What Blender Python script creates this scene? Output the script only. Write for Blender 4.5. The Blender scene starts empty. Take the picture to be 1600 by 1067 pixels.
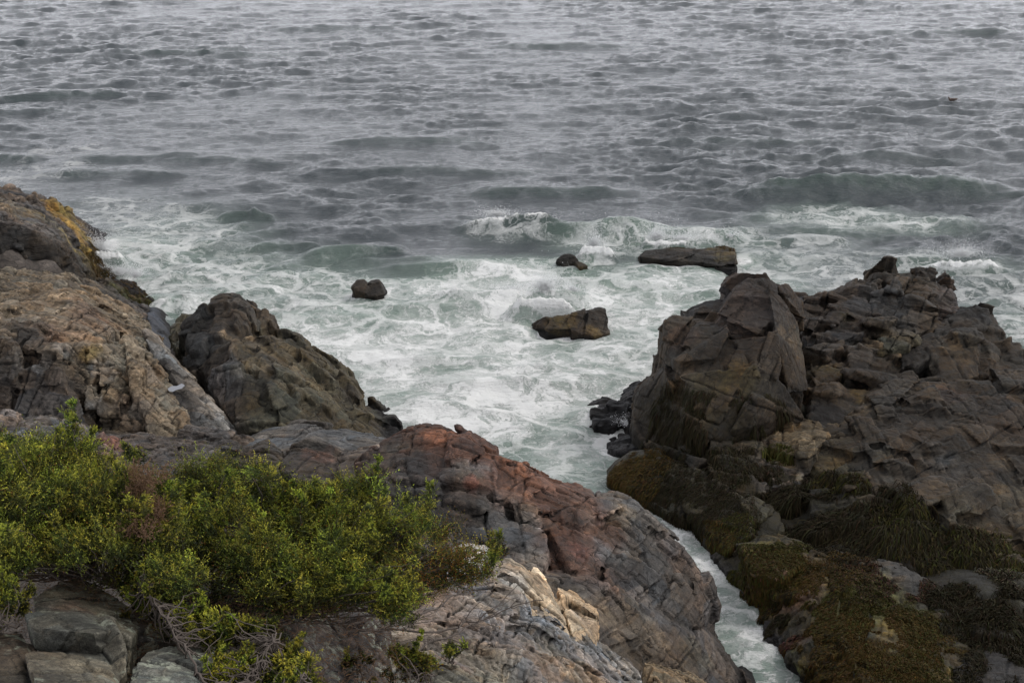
import bpy, bmesh, math, random, time
import numpy as np
from mathutils import Vector, Euler
T0 = time.time()
random.seed(7)
RS = np.random.RandomState(11)
sc = bpy.context.scene
C = sc.collection
F32 = np.float32
# ------------------------------------------------------------------ camera
H = 12.0
TH = math.radians(18.7)
FP = 2198.0
cam_d = bpy.data.cameras.new('camera')
cam_d.sensor_width = 36
cam_d.lens = 36 * FP / 1600
cam_d.clip_end = 20000
cam = bpy.data.objects.new('camera', cam_d)
C.objects.link(cam)
cam.location = (0, 0, H)
cam.rotation_euler = (math.pi / 2 - TH, 0, 0)
sc.camera = cam
ST, CT = math.sin(TH), math.cos(TH)


def at(px, py, Y):
    """world point at forward distance Y seen at photo position px,py"""
    rx = (px - 800) / FP
    v = (533.5 - py) / FP
    dy = CT + v * ST
    dz = -ST + v * CT
    s = Y / dy
    return np.array([rx * s, Y, H + dz * s])


def sea(px, py, z=0.0):
    v = (533.5 - py) / FP
    dy = CT + v * ST
    dz = -ST + v * CT
    s = (z - H) / dz
    return np.array([(px - 800) / FP * s, dy * s, z])


# ------------------------------------------------------------------ noise
def hsh(i, j, k, s):
    h = (i.astype(np.int64) * 374761393 + j.astype(np.int64) * 668265263 + k.astype(np.int64) * 2147483647 + s * 1274126177) & 0xFFFFFFFF
    h = ((h ^ (h >> 13)) * 1274126177) & 0xFFFFFFFF
    h = ((h ^ (h >> 16)) * 2246822519) & 0xFFFFFFFF
    h = h ^ (h >> 15)
    return ((h & 0xFFFFFF) / F32(0xFFFFFF)).astype(F32)


_tab = RS.rand(64, 64, 64).astype(F32)


def noise(p, f, s=0):
    """smooth value noise -1..1 (table of 64^3)"""
    q = p * f + s * 7.31
    i = np.floor(q).astype(np.int32)
    t = (q - i).astype(F32)
    t = t * t * (3 - 2 * t)
    i &= 63
    j = (i + 1) & 63
    x0, y0, z0 = i[:, 0], i[:, 1], i[:, 2]
    x1, y1, z1 = j[:, 0], j[:, 1], j[:, 2]
    tx, ty, tz = t[:, 0], t[:, 1], t[:, 2]
    a = _tab[x0, y0, z0] * (1 - tx) + _tab[x1, y0, z0] * tx
    b = _tab[x0, y1, z0] * (1 - tx) + _tab[x1, y1, z0] * tx
    c = _tab[x0, y0, z1] * (1 - tx) + _tab[x1, y0, z1] * tx
    d = _tab[x0, y1, z1] * (1 - tx) + _tab[x1, y1, z1] * tx
    return ((a * (1 - ty) + b * ty) * (1 - tz) + (c * (1 - ty) + d * ty) * tz) * 2 - 1


def fbm(p, f, o=4, s=0, g=0.5):
    r = 0
    a = 1.0
    tot = 0
    for k in range(o):
        r = r + a * noise(p, f, s + k * 3)
        tot += a
        a *= g
        f *= 2.03
    return r / tot * 1.5


def cell1(x, s1, s2, seed, jit=0.75):
    z = np.zeros_like(x, dtype=np.int64)

    def b(i):
        return i + (hsh(i, s1, s2, seed) - 0.5) * jit
    i = np.floor(x).astype(np.int64)
    b0 = b(i)
    b1 = b(i + 1)
    lo = x < b0
    hi = x >= b1
    i = i - lo + hi
    b0 = b(i)
    b1 = b(i + 1)
    c = (b0 + b1) / 2
    d0 = x - b0
    d1 = b1 - x
    near = np.where(d0 < d1, i, i + 1)
    st = hsh(near, s1 * 0 + 5, s2 * 0 + 9, seed + 31)
    return i, c, np.minimum(d0, d1), st


def bricks(q, seed):
    """jointed blocks: returns cell ids, local coords, distance to joint (in cell units), joint strength"""
    o = np.zeros(len(q), dtype=np.int64)
    iz, cz, dz, sz = cell1(q[:, 2], o, o, seed)
    ix, cx, dx, sx = cell1(q[:, 0], iz // 2, o, seed + 1)
    iy, cy, dy, sy = cell1(q[:, 1], ix, iz, seed + 2)
    loc = np.stack([q[:, 0] - cx, q[:, 1] - cy, q[:, 2] - cz], 1)
    return ix, iy, iz, loc, (dx, dy, dz), (sx, sy, sz)


def rot(ax, ay, az):
    from mathutils import Euler
    return np.array(Euler((math.radians(ax), math.radians(ay), math.radians(az))).to_matrix(), dtype=F32)


def sstep(a, b, x):
    t = np.clip((x - a) / (b - a), 0, 1)
    return t * t * (3 - 2 * t)


# ------------------------------------------------------------------ mesh helpers
def np_mesh(name, v, faces, mat, parent=None, smooth=True, col=None, extra=None):
    """faces: (n,3) or (n,4) int array, or a list of such arrays"""
    me = bpy.data.meshes.new(name)
    if isinstance(faces, np.ndarray):
        faces = [faces]
    faces = [f for f in faces if len(f)]
    nl = sum(f.size for f in faces)
    nf = sum(len(f) for f in faces)
    me.vertices.add(len(v))
    me.vertices.foreach_set('co', np.ascontiguousarray(v, dtype=F32).ravel())
    me.loops.add(nl)
    me.loops.foreach_set('vertex_index', np.concatenate([f.ravel() for f in faces]).astype(np.int32))
    me.polygons.add(nf)
    tot = np.concatenate([np.full(len(f), f.shape[1]) for f in faces])
    st = np.concatenate([[0], np.cumsum(tot)[:-1]])
    me.polygons.foreach_set('loop_start', st.astype(np.int32))
    me.polygons.foreach_set('use_smooth', np.full(nf, smooth, dtype=bool))
    me.update(calc_edges=True)
    if col is not None:
        a = me.color_attributes.new('Col', 'FLOAT_COLOR', 'POINT')
        c4 = np.ones((len(v), 4), dtype=F32)
        c4[:, :col.shape[1]] = col
        a.data.foreach_set('color', c4.ravel())
    for k, arr in (extra or {}).items():
        a = me.attributes.new(k, 'FLOAT', 'POINT')
        a.data.foreach_set('value', arr.astype(F32))
    if mat:
        me.materials.append(mat)
    o = bpy.data.objects.new(name, me)
    C.objects.link(o)
    if parent:
        o.parent = parent
        o.matrix_parent_inverse = parent.matrix_world.inverted()
    return o


def tag(o, label=None, cat=None, group=None, kind=None):
    if label: o['label'] = label
    if cat: o['category'] = cat
    if group: o['group'] = group
    if kind: o['kind'] = kind
    return o


def empty(name, loc):
    o = bpy.data.objects.new(name, None)
    C.objects.link(o)
    o.location = tuple(float(c) for c in loc)
    bpy.context.view_layer.update()
    return o


# ------------------------------------------------------------------ materials
class N:
    def __init__(s, name):
        s.m = bpy.data.materials.new(name)
        s.m.use_nodes = True
        s.t = s.m.node_tree
        s.b = s.t.nodes['Principled BSDF']

    def n(s, typ, **kw):
        n = s.t.nodes.new('ShaderNode' + typ)
        for k, v in kw.items():
            if k in n.inputs.keys():
                s.set(n.inputs[k], v)
            else:
                setattr(n, k, v)
        return n

    def set(s, inp, v):
        if isinstance(v, bpy.types.NodeSocket):
            s.t.links.new(v, inp)
        else:
            inp.default_value = v

    def math(s, op, a, b=0.0, clamp=False):
        n = s.t.nodes.new('ShaderNodeMath')
        n.operation = op
        n.use_clamp = clamp
        s.set(n.inputs[0], a)
        s.set(n.inputs[1], b)
        return n.outputs[0]

    def mix(s, f, a, b, typ='RGBA', blend='MIX'):
        n = s.t.nodes.new('ShaderNodeMix')
        n.data_type = typ
        if typ == 'RGBA':
            n.blend_type = blend
            i = [x for x in n.inputs if x.enabled]
            o = [x for x in n.outputs if x.enabled][0]
        else:
            i = [x for x in n.inputs if x.enabled]
            o = [x for x in n.outputs if x.enabled][0]
        s.set(i[0], f)
        s.set(i[1], a)
        s.set(i[2], b)
        return o

    def noise(s, vec, scale, detail=5, rough=0.6, dist=0.0):
        n = s.n('TexNoise', Scale=scale, Detail=detail, Roughness=rough, Distortion=dist)
        s.set(n.inputs['Vector'], vec)
        return n.outputs['Fac']

    def mr(s, v, a, b, c=0.0, d=1.0, smooth=True):
        n = s.t.nodes.new('ShaderNodeMapRange')
        n.interpolation_type = 'SMOOTHSTEP' if smooth else 'LINEAR'
        for k, x in zip((0, 1, 2, 3, 4), (v, a, b, c, d)):
            s.set(n.inputs[k], x)
        return n.outputs[0]


def rock_material(name, lich=0.0, rough=0.85, bump=1.0, gloss=0.25, fs=1.0, strata=(0.35, 0.25, 0.4), grain=0.25, sz=9):
    k = N(name)
    g = k.n('NewGeometry').outputs['Position']
    c = k.n('Attribute', attribute_name='Col').outputs['Color']
    n1 = k.noise(g, 1.7 * fs, 6, 0.62)
    n2 = k.noise(g, 9 * fs, 6, 0.68, 0.3)
    n3 = k.noise(g, 42 * fs, 4, 0.7)
    # bedding: noise stretched along the strata
    mp = k.n('Mapping', Vector=g)
    mp.vector_type = 'TEXTURE'
    mp.inputs['Rotation'].default_value = strata
    mp.inputs['Scale'].default_value = (1 / 1.3, 1 / 1.3, 1 / sz)
    n4 = k.noise(mp.outputs[0], 1.5 * fs, 5, 0.65, 0.4)
    v = k.math('MULTIPLY', k.mr(n1, 0.3, 0.7, 0.72, 1.3), k.mr(n2, 0.28, 0.72, 0.6, 1.42))
    v = k.math('MULTIPLY', v, k.mr(n4, 0.3, 0.7, 0.8, 1.2))
    v = k.math('MULTIPLY', v, k.mr(n3, 0.3, 0.7, 1 - grain, 1 + grain))
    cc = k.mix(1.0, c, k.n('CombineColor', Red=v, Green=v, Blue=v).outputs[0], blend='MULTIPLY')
    # iron stain / pale mineral patches
    w = k.mr(k.noise(g, 0.9 * fs, 5, 0.7, 0.6), 0.52, 0.72, 0, 0.35)
    warm = k.mix(1.0, cc, (1.25, 0.92, 0.68, 1), blend='MULTIPLY')
    cc = k.mix(w, cc, warm)
    # fine cracks
    vo = k.n('TexVoronoi', feature='DISTANCE_TO_EDGE')
    wv = k.n('VectorMath', operation='ADD')
    k.set(wv.inputs[0], mp.outputs[0])
    nz = k.n('TexNoise', Scale=2.2, Detail=3)
    k.set(nz.inputs['Vector'], g)
    k.set(wv.inputs[1], nz.outputs['Color'])
    k.set(vo.inputs['Vector'], wv.outputs[0])
    vo.inputs['Scale'].default_value = 1.7 * fs
    cr = k.mr(vo.outputs['Distance'], 0.0, 0.035, 0.0, 1.0)
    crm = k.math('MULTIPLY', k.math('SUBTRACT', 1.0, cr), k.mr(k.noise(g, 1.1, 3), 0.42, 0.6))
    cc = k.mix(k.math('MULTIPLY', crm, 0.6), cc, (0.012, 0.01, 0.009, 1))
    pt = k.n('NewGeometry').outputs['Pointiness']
    pv = k.math('MULTIPLY', k.mr(pt, .42, .496, .25, 1.0), k.mr(pt, .505, .58, 1.0, 1.7))  # creases shaded darker in the base colour, worn convex edges lighter
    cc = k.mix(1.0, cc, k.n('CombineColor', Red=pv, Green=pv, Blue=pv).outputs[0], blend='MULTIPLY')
    if lich:
        l = k.math('MULTIPLY', k.mr(k.noise(g, 7, 6, 0.75, 0.5), 0.5, 0.62), k.mr(k.noise(g, 1.6, 3), 0.42, 0.58))
        cc = k.mix(k.math('MULTIPLY', l, lich), cc, (0.33, 0.35, 0.27, 1))
    k.set(k.b.inputs['Base Color'], cc)
    k.set(k.b.inputs['Roughness'], k.mr(n2, 0.3, 0.7, rough - 0.15, min(1, rough + 0.1)))
    k.b.inputs['Specular IOR Level'].default_value = gloss
    hgt = k.math('ADD', k.math('MULTIPLY', n2, 0.012), k.math('MULTIPLY', n3, 0.010))
    hgt = k.math('ADD', hgt, k.math('MULTIPLY', n4, 0.014))
    vf = k.n('TexVoronoi', feature='F1', distance='CHEBYCHEV')
    vf.inputs['Scale'].default_value = 2.4 * fs
    k.set(vf.inputs['Vector'], wv.outputs[0])
    hgt = k.math('ADD', hgt, k.math('MULTIPLY', vf.outputs['Distance'], 0.03 / fs))
    hgt = k.math('SUBTRACT', hgt, k.math('MULTIPLY', crm, 0.02))
    bm = k.n('Bump', Strength=0.85 * bump, Distance=1.0, Height=hgt)
    k.set(k.b.inputs['Normal'], bm.outputs[0])
    return k.m


M = {}
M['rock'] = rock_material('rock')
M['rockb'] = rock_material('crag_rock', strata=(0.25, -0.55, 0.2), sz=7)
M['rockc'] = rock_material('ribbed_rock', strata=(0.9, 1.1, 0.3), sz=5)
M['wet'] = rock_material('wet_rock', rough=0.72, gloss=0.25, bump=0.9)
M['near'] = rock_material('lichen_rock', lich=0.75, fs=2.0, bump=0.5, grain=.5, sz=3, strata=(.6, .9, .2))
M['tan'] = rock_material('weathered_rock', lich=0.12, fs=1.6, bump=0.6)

PAL = dict(
    tan=(.205, .157, .098), tan2=(.245, .18, .108), pale=(.36, .315, .26), rust=(.20, .088, .05), rustd=(.125, .065, .045),
    dark=(.05, .043, .036), grey=(.13, .12, .108), greyl=(.21, .20, .185), brown=(.10, .078, .056), gbrown=(.12, .10, .085),
    ochre=(.30, .20, .055), weed=(.034, .027, .012), gold=(.095, .06, .016), moss=(.072, .066, .016), black=(.016, .014, .014), purple=(.112, .086, .072),
    lichen=(.215, .205, .16), sand=(.36, .26, .155), pink=(.20, .152, .122), olive=(.125, .105, .065), blue=(.075, .078, .088), red=(.27, .11, .075),
    cream=(.5, .46, .40))


# ------------------------------------------------------------------ rock outcrops
GROUND_PTS = []


def hull_planes(pts):
    bm = bmesh.new()
    for p in pts:
        bm.verts.new(p)
    r = bmesh.ops.convex_hull(bm, input=bm.verts)
    junk = [e for e in r['geom_interior'] if isinstance(e, bmesh.types.BMVert)]
    if junk:
        bmesh.ops.delete(bm, geom=junk, context='VERTS')
    bmesh.ops.recalc_face_normals(bm, faces=bm.faces)
    bm.verts.index_update()
    v = np.array([x.co[:] for x in bm.verts], dtype=F32)
    f = [[x.index for x in p.verts] for p in bm.faces]
    nn = np.array([p.normal[:] for p in bm.faces], dtype=F32)
    dd = np.array([p.normal.dot(p.verts[0].co) for p in bm.faces], dtype=F32)
    bm.free()
    return v, f, nn, dd


def clip_piece(V, n, d):
    """split a convex point set by plane n.x=d; returns the two point sets (hull corners only)"""
    bm = bmesh.new()
    for p in V:
        bm.verts.new(p)
    r = bmesh.ops.convex_hull(bm, input=bm.verts)
    A, B = [], []
    for v in bm.verts:
        if not v.link_faces:
            continue
        q = np.array(v.co[:])
        (A if q @ n > d else B).append(q)
    for e in bm.edges:
        if not e.link_faces:
            continue
        a = np.array(e.verts[0].co[:])
        b = np.array(e.verts[1].co[:])
        da, db = a @ n - d, b @ n - d
        if da * db < 0:
            q = a + (b - a) * (da / (da - db))
            A.append(q)
            B.append(q)
    bm.free()
    return A, B


def shatter(Q, Rm, cs, rs, jit, tilt, gap, chip=.5, zcut=-.7):
    """break a convex block along three joint sets into convex pieces, each nudged a little out of place"""
    out = []
    stack = [[np.array(q, float) for q in Q]]
    while stack:
        V = stack.pop()
        if len(V) < 4:
            continue
        A = np.array(V)
        if A[:, 2].max() < zcut:
            continue
        L = A @ Rm.T
        ext = (L.max(0) - L.min(0)) / cs
        ax = int(np.argmax(ext))
        if ext[ax] > rs.uniform(1.0, 2.3):
            n = Rm[ax] + rs.randn(3) * .09
            n /= np.linalg.norm(n)
            pr = A @ n
            m = pr.min() + (pr.max() - pr.min()) * rs.uniform(.28, .72)
            a, b = clip_piece(V, n, m)
            if len(a) > 3 and len(b) > 3:
                stack += [a, b]
                continue
        # knock off a corner now and then
        if rs.rand() < chip:
            n = rs.randn(3) + np.array([0, -.7, .8])
            n /= np.linalg.norm(n)
            pr = A @ n
            a, b = clip_piece(V, n, pr.max() - (pr.max() - pr.min()) * rs.uniform(.08, .3))
            if len(b) > 3:
                V = b
        A = np.array(V)
        c = A.mean(0)
        e = A.max(0) - A.min(0)
        sz = max(.05, np.median(e))
        B = c + (A - c) * (1 - min(.16, gap * rs.uniform(.3, 1.7) / sz))
        ang = rs.randn(3) * tilt
        E = np.array(Euler(tuple(ang)).to_matrix())
        B = c + (B - c) @ E.T + rs.randn(3) * np.array([.6, 1, .6]) * jit * min(1, sz)
        out.append(B)
    return out


def outcrop(name, label, blocks, paint=(), vox=0.035, mat='rock', cell=(1.1, 0.8, 0.55), R=(12, 8, 20), amp=(0.16, 0.06), crack=0.05,
            fine=0.03, smooth=2, cat='rock', group=None, wet=0.35, seed=1, ragged=0.16, weed=None, parent=None, zmin=-0.45, cellc=0.22, jit=.06, tilt=.045, gap=.03, chip=.6, k=0.6, sat=0.8):
    """a rock mass: convex jointed blocks merged into one closed surface, then broken along joints and weathered"""
    bm_v, bm_f, hulls, pcs = [], [], [], []
    jit, tilt, gap = jit * 1.9, tilt * 1.7, gap * 2.0
    brs = np.random.RandomState(seed * 7 + 1)
    smooth = 0 if smooth < 3 else smooth - 2
    off = 0
    for b in blocks:
        pts, t, dn, col = b[:4]
        P = [at(*p) for p in pts]
        for p in P[::2]:
            GROUND_PTS.append(p)
        Q = list(P)
        for p in P:
            Q.append(p + np.array([0, t, -0.35 * t]))
            Q.append(p + np.array([0, 0.25 * dn, -dn]))
        v, f, nn, dd = hull_planes(Q)
        hulls.append((nn, dd, PAL[col]))
        Rj = rot(*R).astype(float)
        # a slightly shrunken core keeps the mass solid behind the joints
        ctr = v.mean(0)
        vs_ = [(ctr + (v - ctr) * (1 - min(.2, .13 / max(.2, np.ptp(v, axis=0).min()))), f)]
        for pc_ in shatter(Q, Rj, np.array(cell) * .72, brs, jit, tilt, gap, chip):
            try:
                hv, hf, _n, _d = hull_planes(pc_)
            except Exception:
                continue
            vs_.append((hv, hf))
            pcs.append(hv.mean(0))
        for v, f in vs_:
            bm_v.append(v)
            bm_f += [[i + off for i in q] for q in f]
            off += len(v)
    me = bpy.data.meshes.new('tmp')
    me.from_pydata(np.concatenate(bm_v).tolist(), [], bm_f)
    o = bpy.data.objects.new('tmp', me)
    C.objects.link(o)
    m = o.modifiers.new('r', 'REMESH')
    m.mode = 'VOXEL'
    m.voxel_size = vox
    if smooth:
        m = o.modifiers.new('s', 'SMOOTH')
        m.iterations = smooth
        m.factor = 0.5
    ev = o.evaluated_get(bpy.context.evaluated_depsgraph_get())
    em = ev.to_mesh()
    n = len(em.vertices)
    p = np.empty(n * 3, F32)
    em.vertices.foreach_get('co', p)
    p = p.reshape(-1, 3)
    nr = np.empty(n * 3, F32)
    em.vertex_normals.foreach_get('vector', nr)
    nr = nr.reshape(-1, 3)
    nf = len(em.polygons)
    lt = np.empty(nf, np.int32)
    em.polygons.foreach_get('loop_total', lt)
    assert (lt == 4).all()
    fv = np.empty(nf * 4, np.int32)
    em.loops.foreach_get('vertex_index', fv)
    fv = fv.reshape(-1, 4)
    ev.to_mesh_clear()
    bpy.data.objects.remove(o)
    bpy.data.meshes.remove(me)
    # cut what lies deep under water
    keep = (p[:, 2] > zmin)[fv].all(1)
    fv = fv[keep]
    us = np.zeros(n, bool)
    us[fv.ravel()] = True
    ix = np.cumsum(us) - 1
    fv = ix[fv]
    p, nr = p[us], nr[us]
    # ---- break along joints
    w = np.stack([fbm(p, 0.55, 3, seed), fbm(p, 0.55, 3, seed + 40), fbm(p, 0.55, 3, seed + 80)], 1)
    Rm = rot(*R)
    pw = (p + 0.16 * w) @ Rm.T
    cs = np.array(cell, F32)
    disp = np.zeros(len(p), F32)
    crk = np.zeros(len(p), F32)
    tint = np.ones(len(p), F32)
    tw = np.zeros(len(p), F32)
    nl = nr @ Rm.T
    for lev, (sc_, a, cw) in enumerate(((0.5, amp[1] * .5, 0.7), (0.2, amp[1] * 0.22, 0.35))):
        s = cs * sc_
        q = pw / s
        ax, ay, az, loc, ds, ss = bricks(q, seed * 17 + lev * 5)
        h0 = hsh(ax, ay, az, seed + lev * 9)
        tl = np.stack([hsh(ax, ay, az, seed + 100 + k + lev * 9) - 0.5 for k in range(3)], 1)
        disp += a * (h0 - 0.5) * 1.5 + a * 2.6 * (tl * loc).sum(1)
        for kx in range(3):
            d = ds[kx] * s[kx]
            wd = 0.042 * cw + 0.016 * noise(p, 3, seed)
            c = np.clip(1 - d / np.maximum(wd, 0.01), 0, 1) * sstep(0.35, 0.75, ss[kx]) * (1 - np.abs(nl[:, kx]) ** 2)
            crk = np.maximum(crk, c * cw)
        tint *= 1 + (hsh(ax, ay, az, seed + 55 + lev) - 0.5) * cellc * (.6, .5)[lev]
        tw += (hsh(ax, ay, az, seed + 66 + lev) - 0.5) * 0.2
    disp -= crack * .7 * crk
    if pcs:
        PC = np.array(pcs, F32)
        near = np.empty(len(p), np.int64)
        for c0 in range(0, len(p), 20000):
            near[c0:c0 + 20000] = np.argmin(((p[c0:c0 + 20000, None, :] - PC[None]) ** 2).sum(2), 1)
        pt = brs.rand(len(PC)).astype(F32)
        pt2 = brs.rand(len(PC)).astype(F32)
        tint *= 1 + (pt[near] - .5) * .62
        tw += (pt2[near] - .5) * .42
    disp += ragged * fbm(p, 0.9, 2, seed + 3) * 0.15
    # weathering: ridged fine relief, stronger along bedding
    pb = pw * np.array([1.2, 1.2, 4.0], F32)
    disp += fine * 0.5 * fbm(pb, 1.4, 4, seed + 9, 0.6) + fine * 0.35 * fbm(p, 6, 2, seed + 12, 0.6)
    p2 = p + nr * disp[:, None]
    # ---- colour
    pc = p + 0.24 * np.stack([fbm(p, 1.6, 3, 5), fbm(p, 1.6, 3, 6), fbm(p, 1.6, 3, 8)], 1)
    acc = np.zeros((len(p), 3), F32)
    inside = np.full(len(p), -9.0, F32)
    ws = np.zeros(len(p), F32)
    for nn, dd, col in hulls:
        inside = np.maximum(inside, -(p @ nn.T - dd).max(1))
        sd = (pc @ nn.T - dd).max(1)
        ww = np.exp(-np.clip(sd, -0.3, 4) / 0.12).astype(F32)
        acc += ww[:, None] * np.array(col, F32)
        ws += ww
    col = acc / ws[:, None]
    pn = fbm(p, 1.3, 4, 77, 0.6)
    pn2 = fbm(p, 4.2, 3, 78, 0.6)
    for (px, py, Y, r, cn, *st) in paint:
        cpt = at(px, py, Y)
        d = np.linalg.norm((p - cpt) * np.array([1, 0.8, 1]), axis=1) / r
        w1 = sstep(0.0, 0.5, 1 - d + 0.45 * pn + 0.25 * pn2) * (st[0] if st else 0.9)
        col = col * (1 - w1[:, None]) + w1[:, None] * np.array(PAL[cn], F32)
    col = col * tint[:, None]
    col[:, 0] *= 1 + tw * 0.5
    col[:, 2] *= 1 - tw * 0.6
    col *= (1 + 0.28 * pn + 0.22 * pn2)[:, None]
    col = col * (1 - 0.8 * np.clip(crk * 1.4, 0, 1))[:, None]  # dirt and occlusion-like shade of the cracks put into the colour
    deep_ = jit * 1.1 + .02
    col *= (1 - .62 * sstep(deep_, deep_ + .09, inside))[:, None]  # crevice shade put into the colour, growing with depth between the blocks
    if wet:
        wl = sstep(wet, wet * 0.25, p[:, 2] + 0.2 * pn)
        col = col * (1 - wl[:, None]) + wl[:, None] * np.array(PAL['black'], F32) * 1.2
    lum = col @ np.array([.3, .6, .1], F32)
    col = (lum[:, None] + (col - lum[:, None]) * sat) * k
    col = np.clip(col, 0.003, 0.8)
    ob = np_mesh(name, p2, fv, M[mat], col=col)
    tag(ob, label, cat, group)
    if name == 'sea_rock':
        ob.location.z = -.10
    if weed:
        grow_weed(ob, p2, nr, weed, seed)
    return ob


# ------------------------------------------------------------------ hanging seaweed
def weed_mat():
    k = N('seaweed')
    c = k.n('Attribute', attribute_name='Col').outputs['Color']
    k.set(k.b.inputs['Base Color'], c)
    k.b.inputs['Roughness'].default_value = 0.8
    k.b.inputs['Specular IOR Level'].default_value = 0.12
    return k.m


M['weed'] = weed_mat()


def grow_weed(ob, p, nr, weed, seed, wl_=.8):
    """strands of wrack rooted on the rock and hanging down its faces. weed: list of (px,py,Y,r,count,length,colour)"""
    rs = np.random.RandomState(seed + 5)
    V, Fq, Cc = [], [], []
    off = 0
    for (px, py, Y, r, cnt, ln, cn) in weed:
        c = at(px, py, Y)
        d = np.linalg.norm(p - c, axis=1)
        prob = (d < r) & (nr[:, 1] < 0.45) & (nr[:, 2] > -0.3) & (p[:, 2] > 0.02)
        prob &= (fbm(p, 1.5, 3, seed + 2) + 0.55 * (1 - d / r)) > -0.05
        idx = np.nonzero(prob)[0]
        if len(idx) == 0:
            continue
        cnt = int(cnt * 1.6)
        idx = rs.choice(idx, cnt)
        b = p[idx] + nr[idx] * 0.01
        n = nr[idx]
        m = len(idx)
        seg = 6
        L = ln * wl_ * (0.45 + 0.9 * rs.rand(m)) / seg
        g = np.array([0, 0, -1.0])
        tn = g - n * (n @ g)[:, None]
        tn += 0.0
        wd = 0.003 + 0.006 * rs.rand(m)
        side = np.cross(n, tn)
        side /= np.linalg.norm(side, axis=1)[:, None] + 1e-6
        ta = rs.randn(m, 3) * 0.16
        side = side + rs.randn(m, 3) * 0.35
        cur = b.copy()
        pts = []
        for s in range(seg + 1):
            pts.append(cur.copy())
            dr = tn + ta + n * (0.12 - 0.08 * s) + g * 0.25 * s + rs.randn(m, 3) * 0.18
            dr /= np.linalg.norm(dr, axis=1)[:, None]
            cur = cur + dr * L[:, None]
        base = np.array(PAL[cn], F32) * .8
        cv = base * (0.7 + .6 * rs.rand(m) ** 2)[:, None] * (1 + rs.randn(m, 3) * 0.12)
        for s in range(seg + 1):
            wf = (1 - 0.75 * abs(s / seg - 0.4)) * wd
            V.append(pts[s] - side * wf[:, None])
            V.append(pts[s] + side * wf[:, None])
            Cc.append(cv * (0.65 + 0.09 * s))
            Cc.append(cv * (0.65 + 0.09 * s))
        k = np.arange(m)
        for s in range(seg):
            a = off + 2 * s * m
            Fq.append(np.stack([a + k, a + m + k, a + 3 * m + k, a + 2 * m + k], 1))
        off += 2 * (seg + 1) * m
    if V:
        w = np_mesh('seaweed', np.concatenate(V), np.concatenate(Fq), M['weed'], parent=ob, col=np.clip(np.concatenate(Cc), .003, 1))
        tag(w, 'olive brown wrack hanging over the rock', kind='stuff')


# far left headland
outcrop('headland_rock', k=0.62, sat=1, label='far left headland rock with golden yellow algae crust on its seaward edge', blocks=[
    ([(-60, 286, 43.3), (0, 294, 43.3), (60, 314, 43.8), (98, 336, 44.3), (125, 365, 44.4), (150, 400, 42.9), (100, 402, 39), (60, 362, 37.5), (0, 345, 36.8), (-60, 343, 36.5)], 3, 3, 'gbrown'),
    ([(-60, 348, 36.2), (0, 350, 36.4), (60, 366, 37.2), (105, 404, 38.6), (140, 432, 39.3), (100, 440, 37.5), (-60, 436, 35.3)], 3, 3, 'dark'),
    ([(105, 398, 39.4), (140, 395, 42.4), (157, 412, 42.6), (166, 436, 40.9), (120, 436, 38.7)], 2, 2, 'gold'),
    ([(2, 300, 43.5), (8, 288, 43.6), (16, 288, 43.6), (26, 304, 43.6)], 1, 1, 'gbrown'),
    ([(40, 312, 43.8), (50, 297, 43.9), (56, 296, 43.9), (66, 318, 43.8)], 1, 1, 'gbrown'),
    ([(68, 318, 44), (77, 308, 44.2), (84, 322, 44)], 1, 1, 'gbrown'),
    ([(85, 325, 44.2), (95, 320, 44.4), (106, 336, 44.5), (112, 352, 44.4)], 1, 1, 'ochre'),
    ([(118, 356, 45.6), (124, 350, 45.8), (134, 353, 45.8), (148, 373, 45.2), (130, 375, 45)], 1, 1, 'black'),
], paint=[(95, 340, 44, .9, 'ochre', .85), (110, 365, 43.4, .9, 'ochre'), (118, 395, 41.4, .8, 'ochre'), (132, 415, 40.8, .9, 'ochre'), (140, 430, 40.2, .6, 'gold'), (60, 370, 41, 1.2, 'ochre', .5),
          (20, 330, 40, 1.6, 'tan', .6), (150, 420, 41.6, .6, 'gold'), (85, 385, 40, .7, 'ochre', .6)], vox=.06, cell=(1.5, 1.2, 1.0), R=(20, 25, 30), amp=(.3, .12), wet=.7, seed=2, crack=.08,
    weed=[(158, 425, 41.3, 1.0, 900, .3, 'gold'), (150, 395, 42.6, .8, 500, .3, 'gold')])

outcrop('shore_rock', k=0.55, sat=0.8, label='jointed grey brown rock between headland and tan cliff, green weed on its seaward end', blocks=[
    ([(-60, 420, 34.6), (0, 420, 34.8), (60, 424, 35), (108, 432, 35.4), (150, 470, 34), (100, 462, 32.6), (-60, 456, 31.8)], 2, 3, 'tan'),
    ([(108, 434, 36.8), (165, 437, 38.3), (188, 468, 36.5), (175, 505, 33.6), (130, 490, 32.6), (105, 455, 34)], 2, 3, 'brown'),
    ([(182, 470, 37), (228, 478, 37.4), (238, 515, 35.2), (235, 545, 33.3), (200, 525, 32.8), (165, 485, 33.8)], 2, 3, 'gbrown'),
    ([(170, 436, 40.2), (190, 436, 40.3), (210, 448, 39.9), (228, 476, 38.2), (190, 474, 37.6), (174, 458, 38.8)], 1, 2, 'weed'),
], paint=[(205, 470, 38, .8, 'moss'), (215, 455, 39, .7, 'gold'), (210, 520, 33.6, .6, 'tan'), (150, 455, 36, .8, 'dark')], vox=.05, cell=(.7, .6, .8), R=(5, 10, 5), amp=(.22, .1), wet=.6, seed=3,
    weed=[(200, 450, 39.3, 1.0, 700, .25, 'gold'), (218, 470, 38.3, .7, 400, .25, 'moss')])

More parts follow.
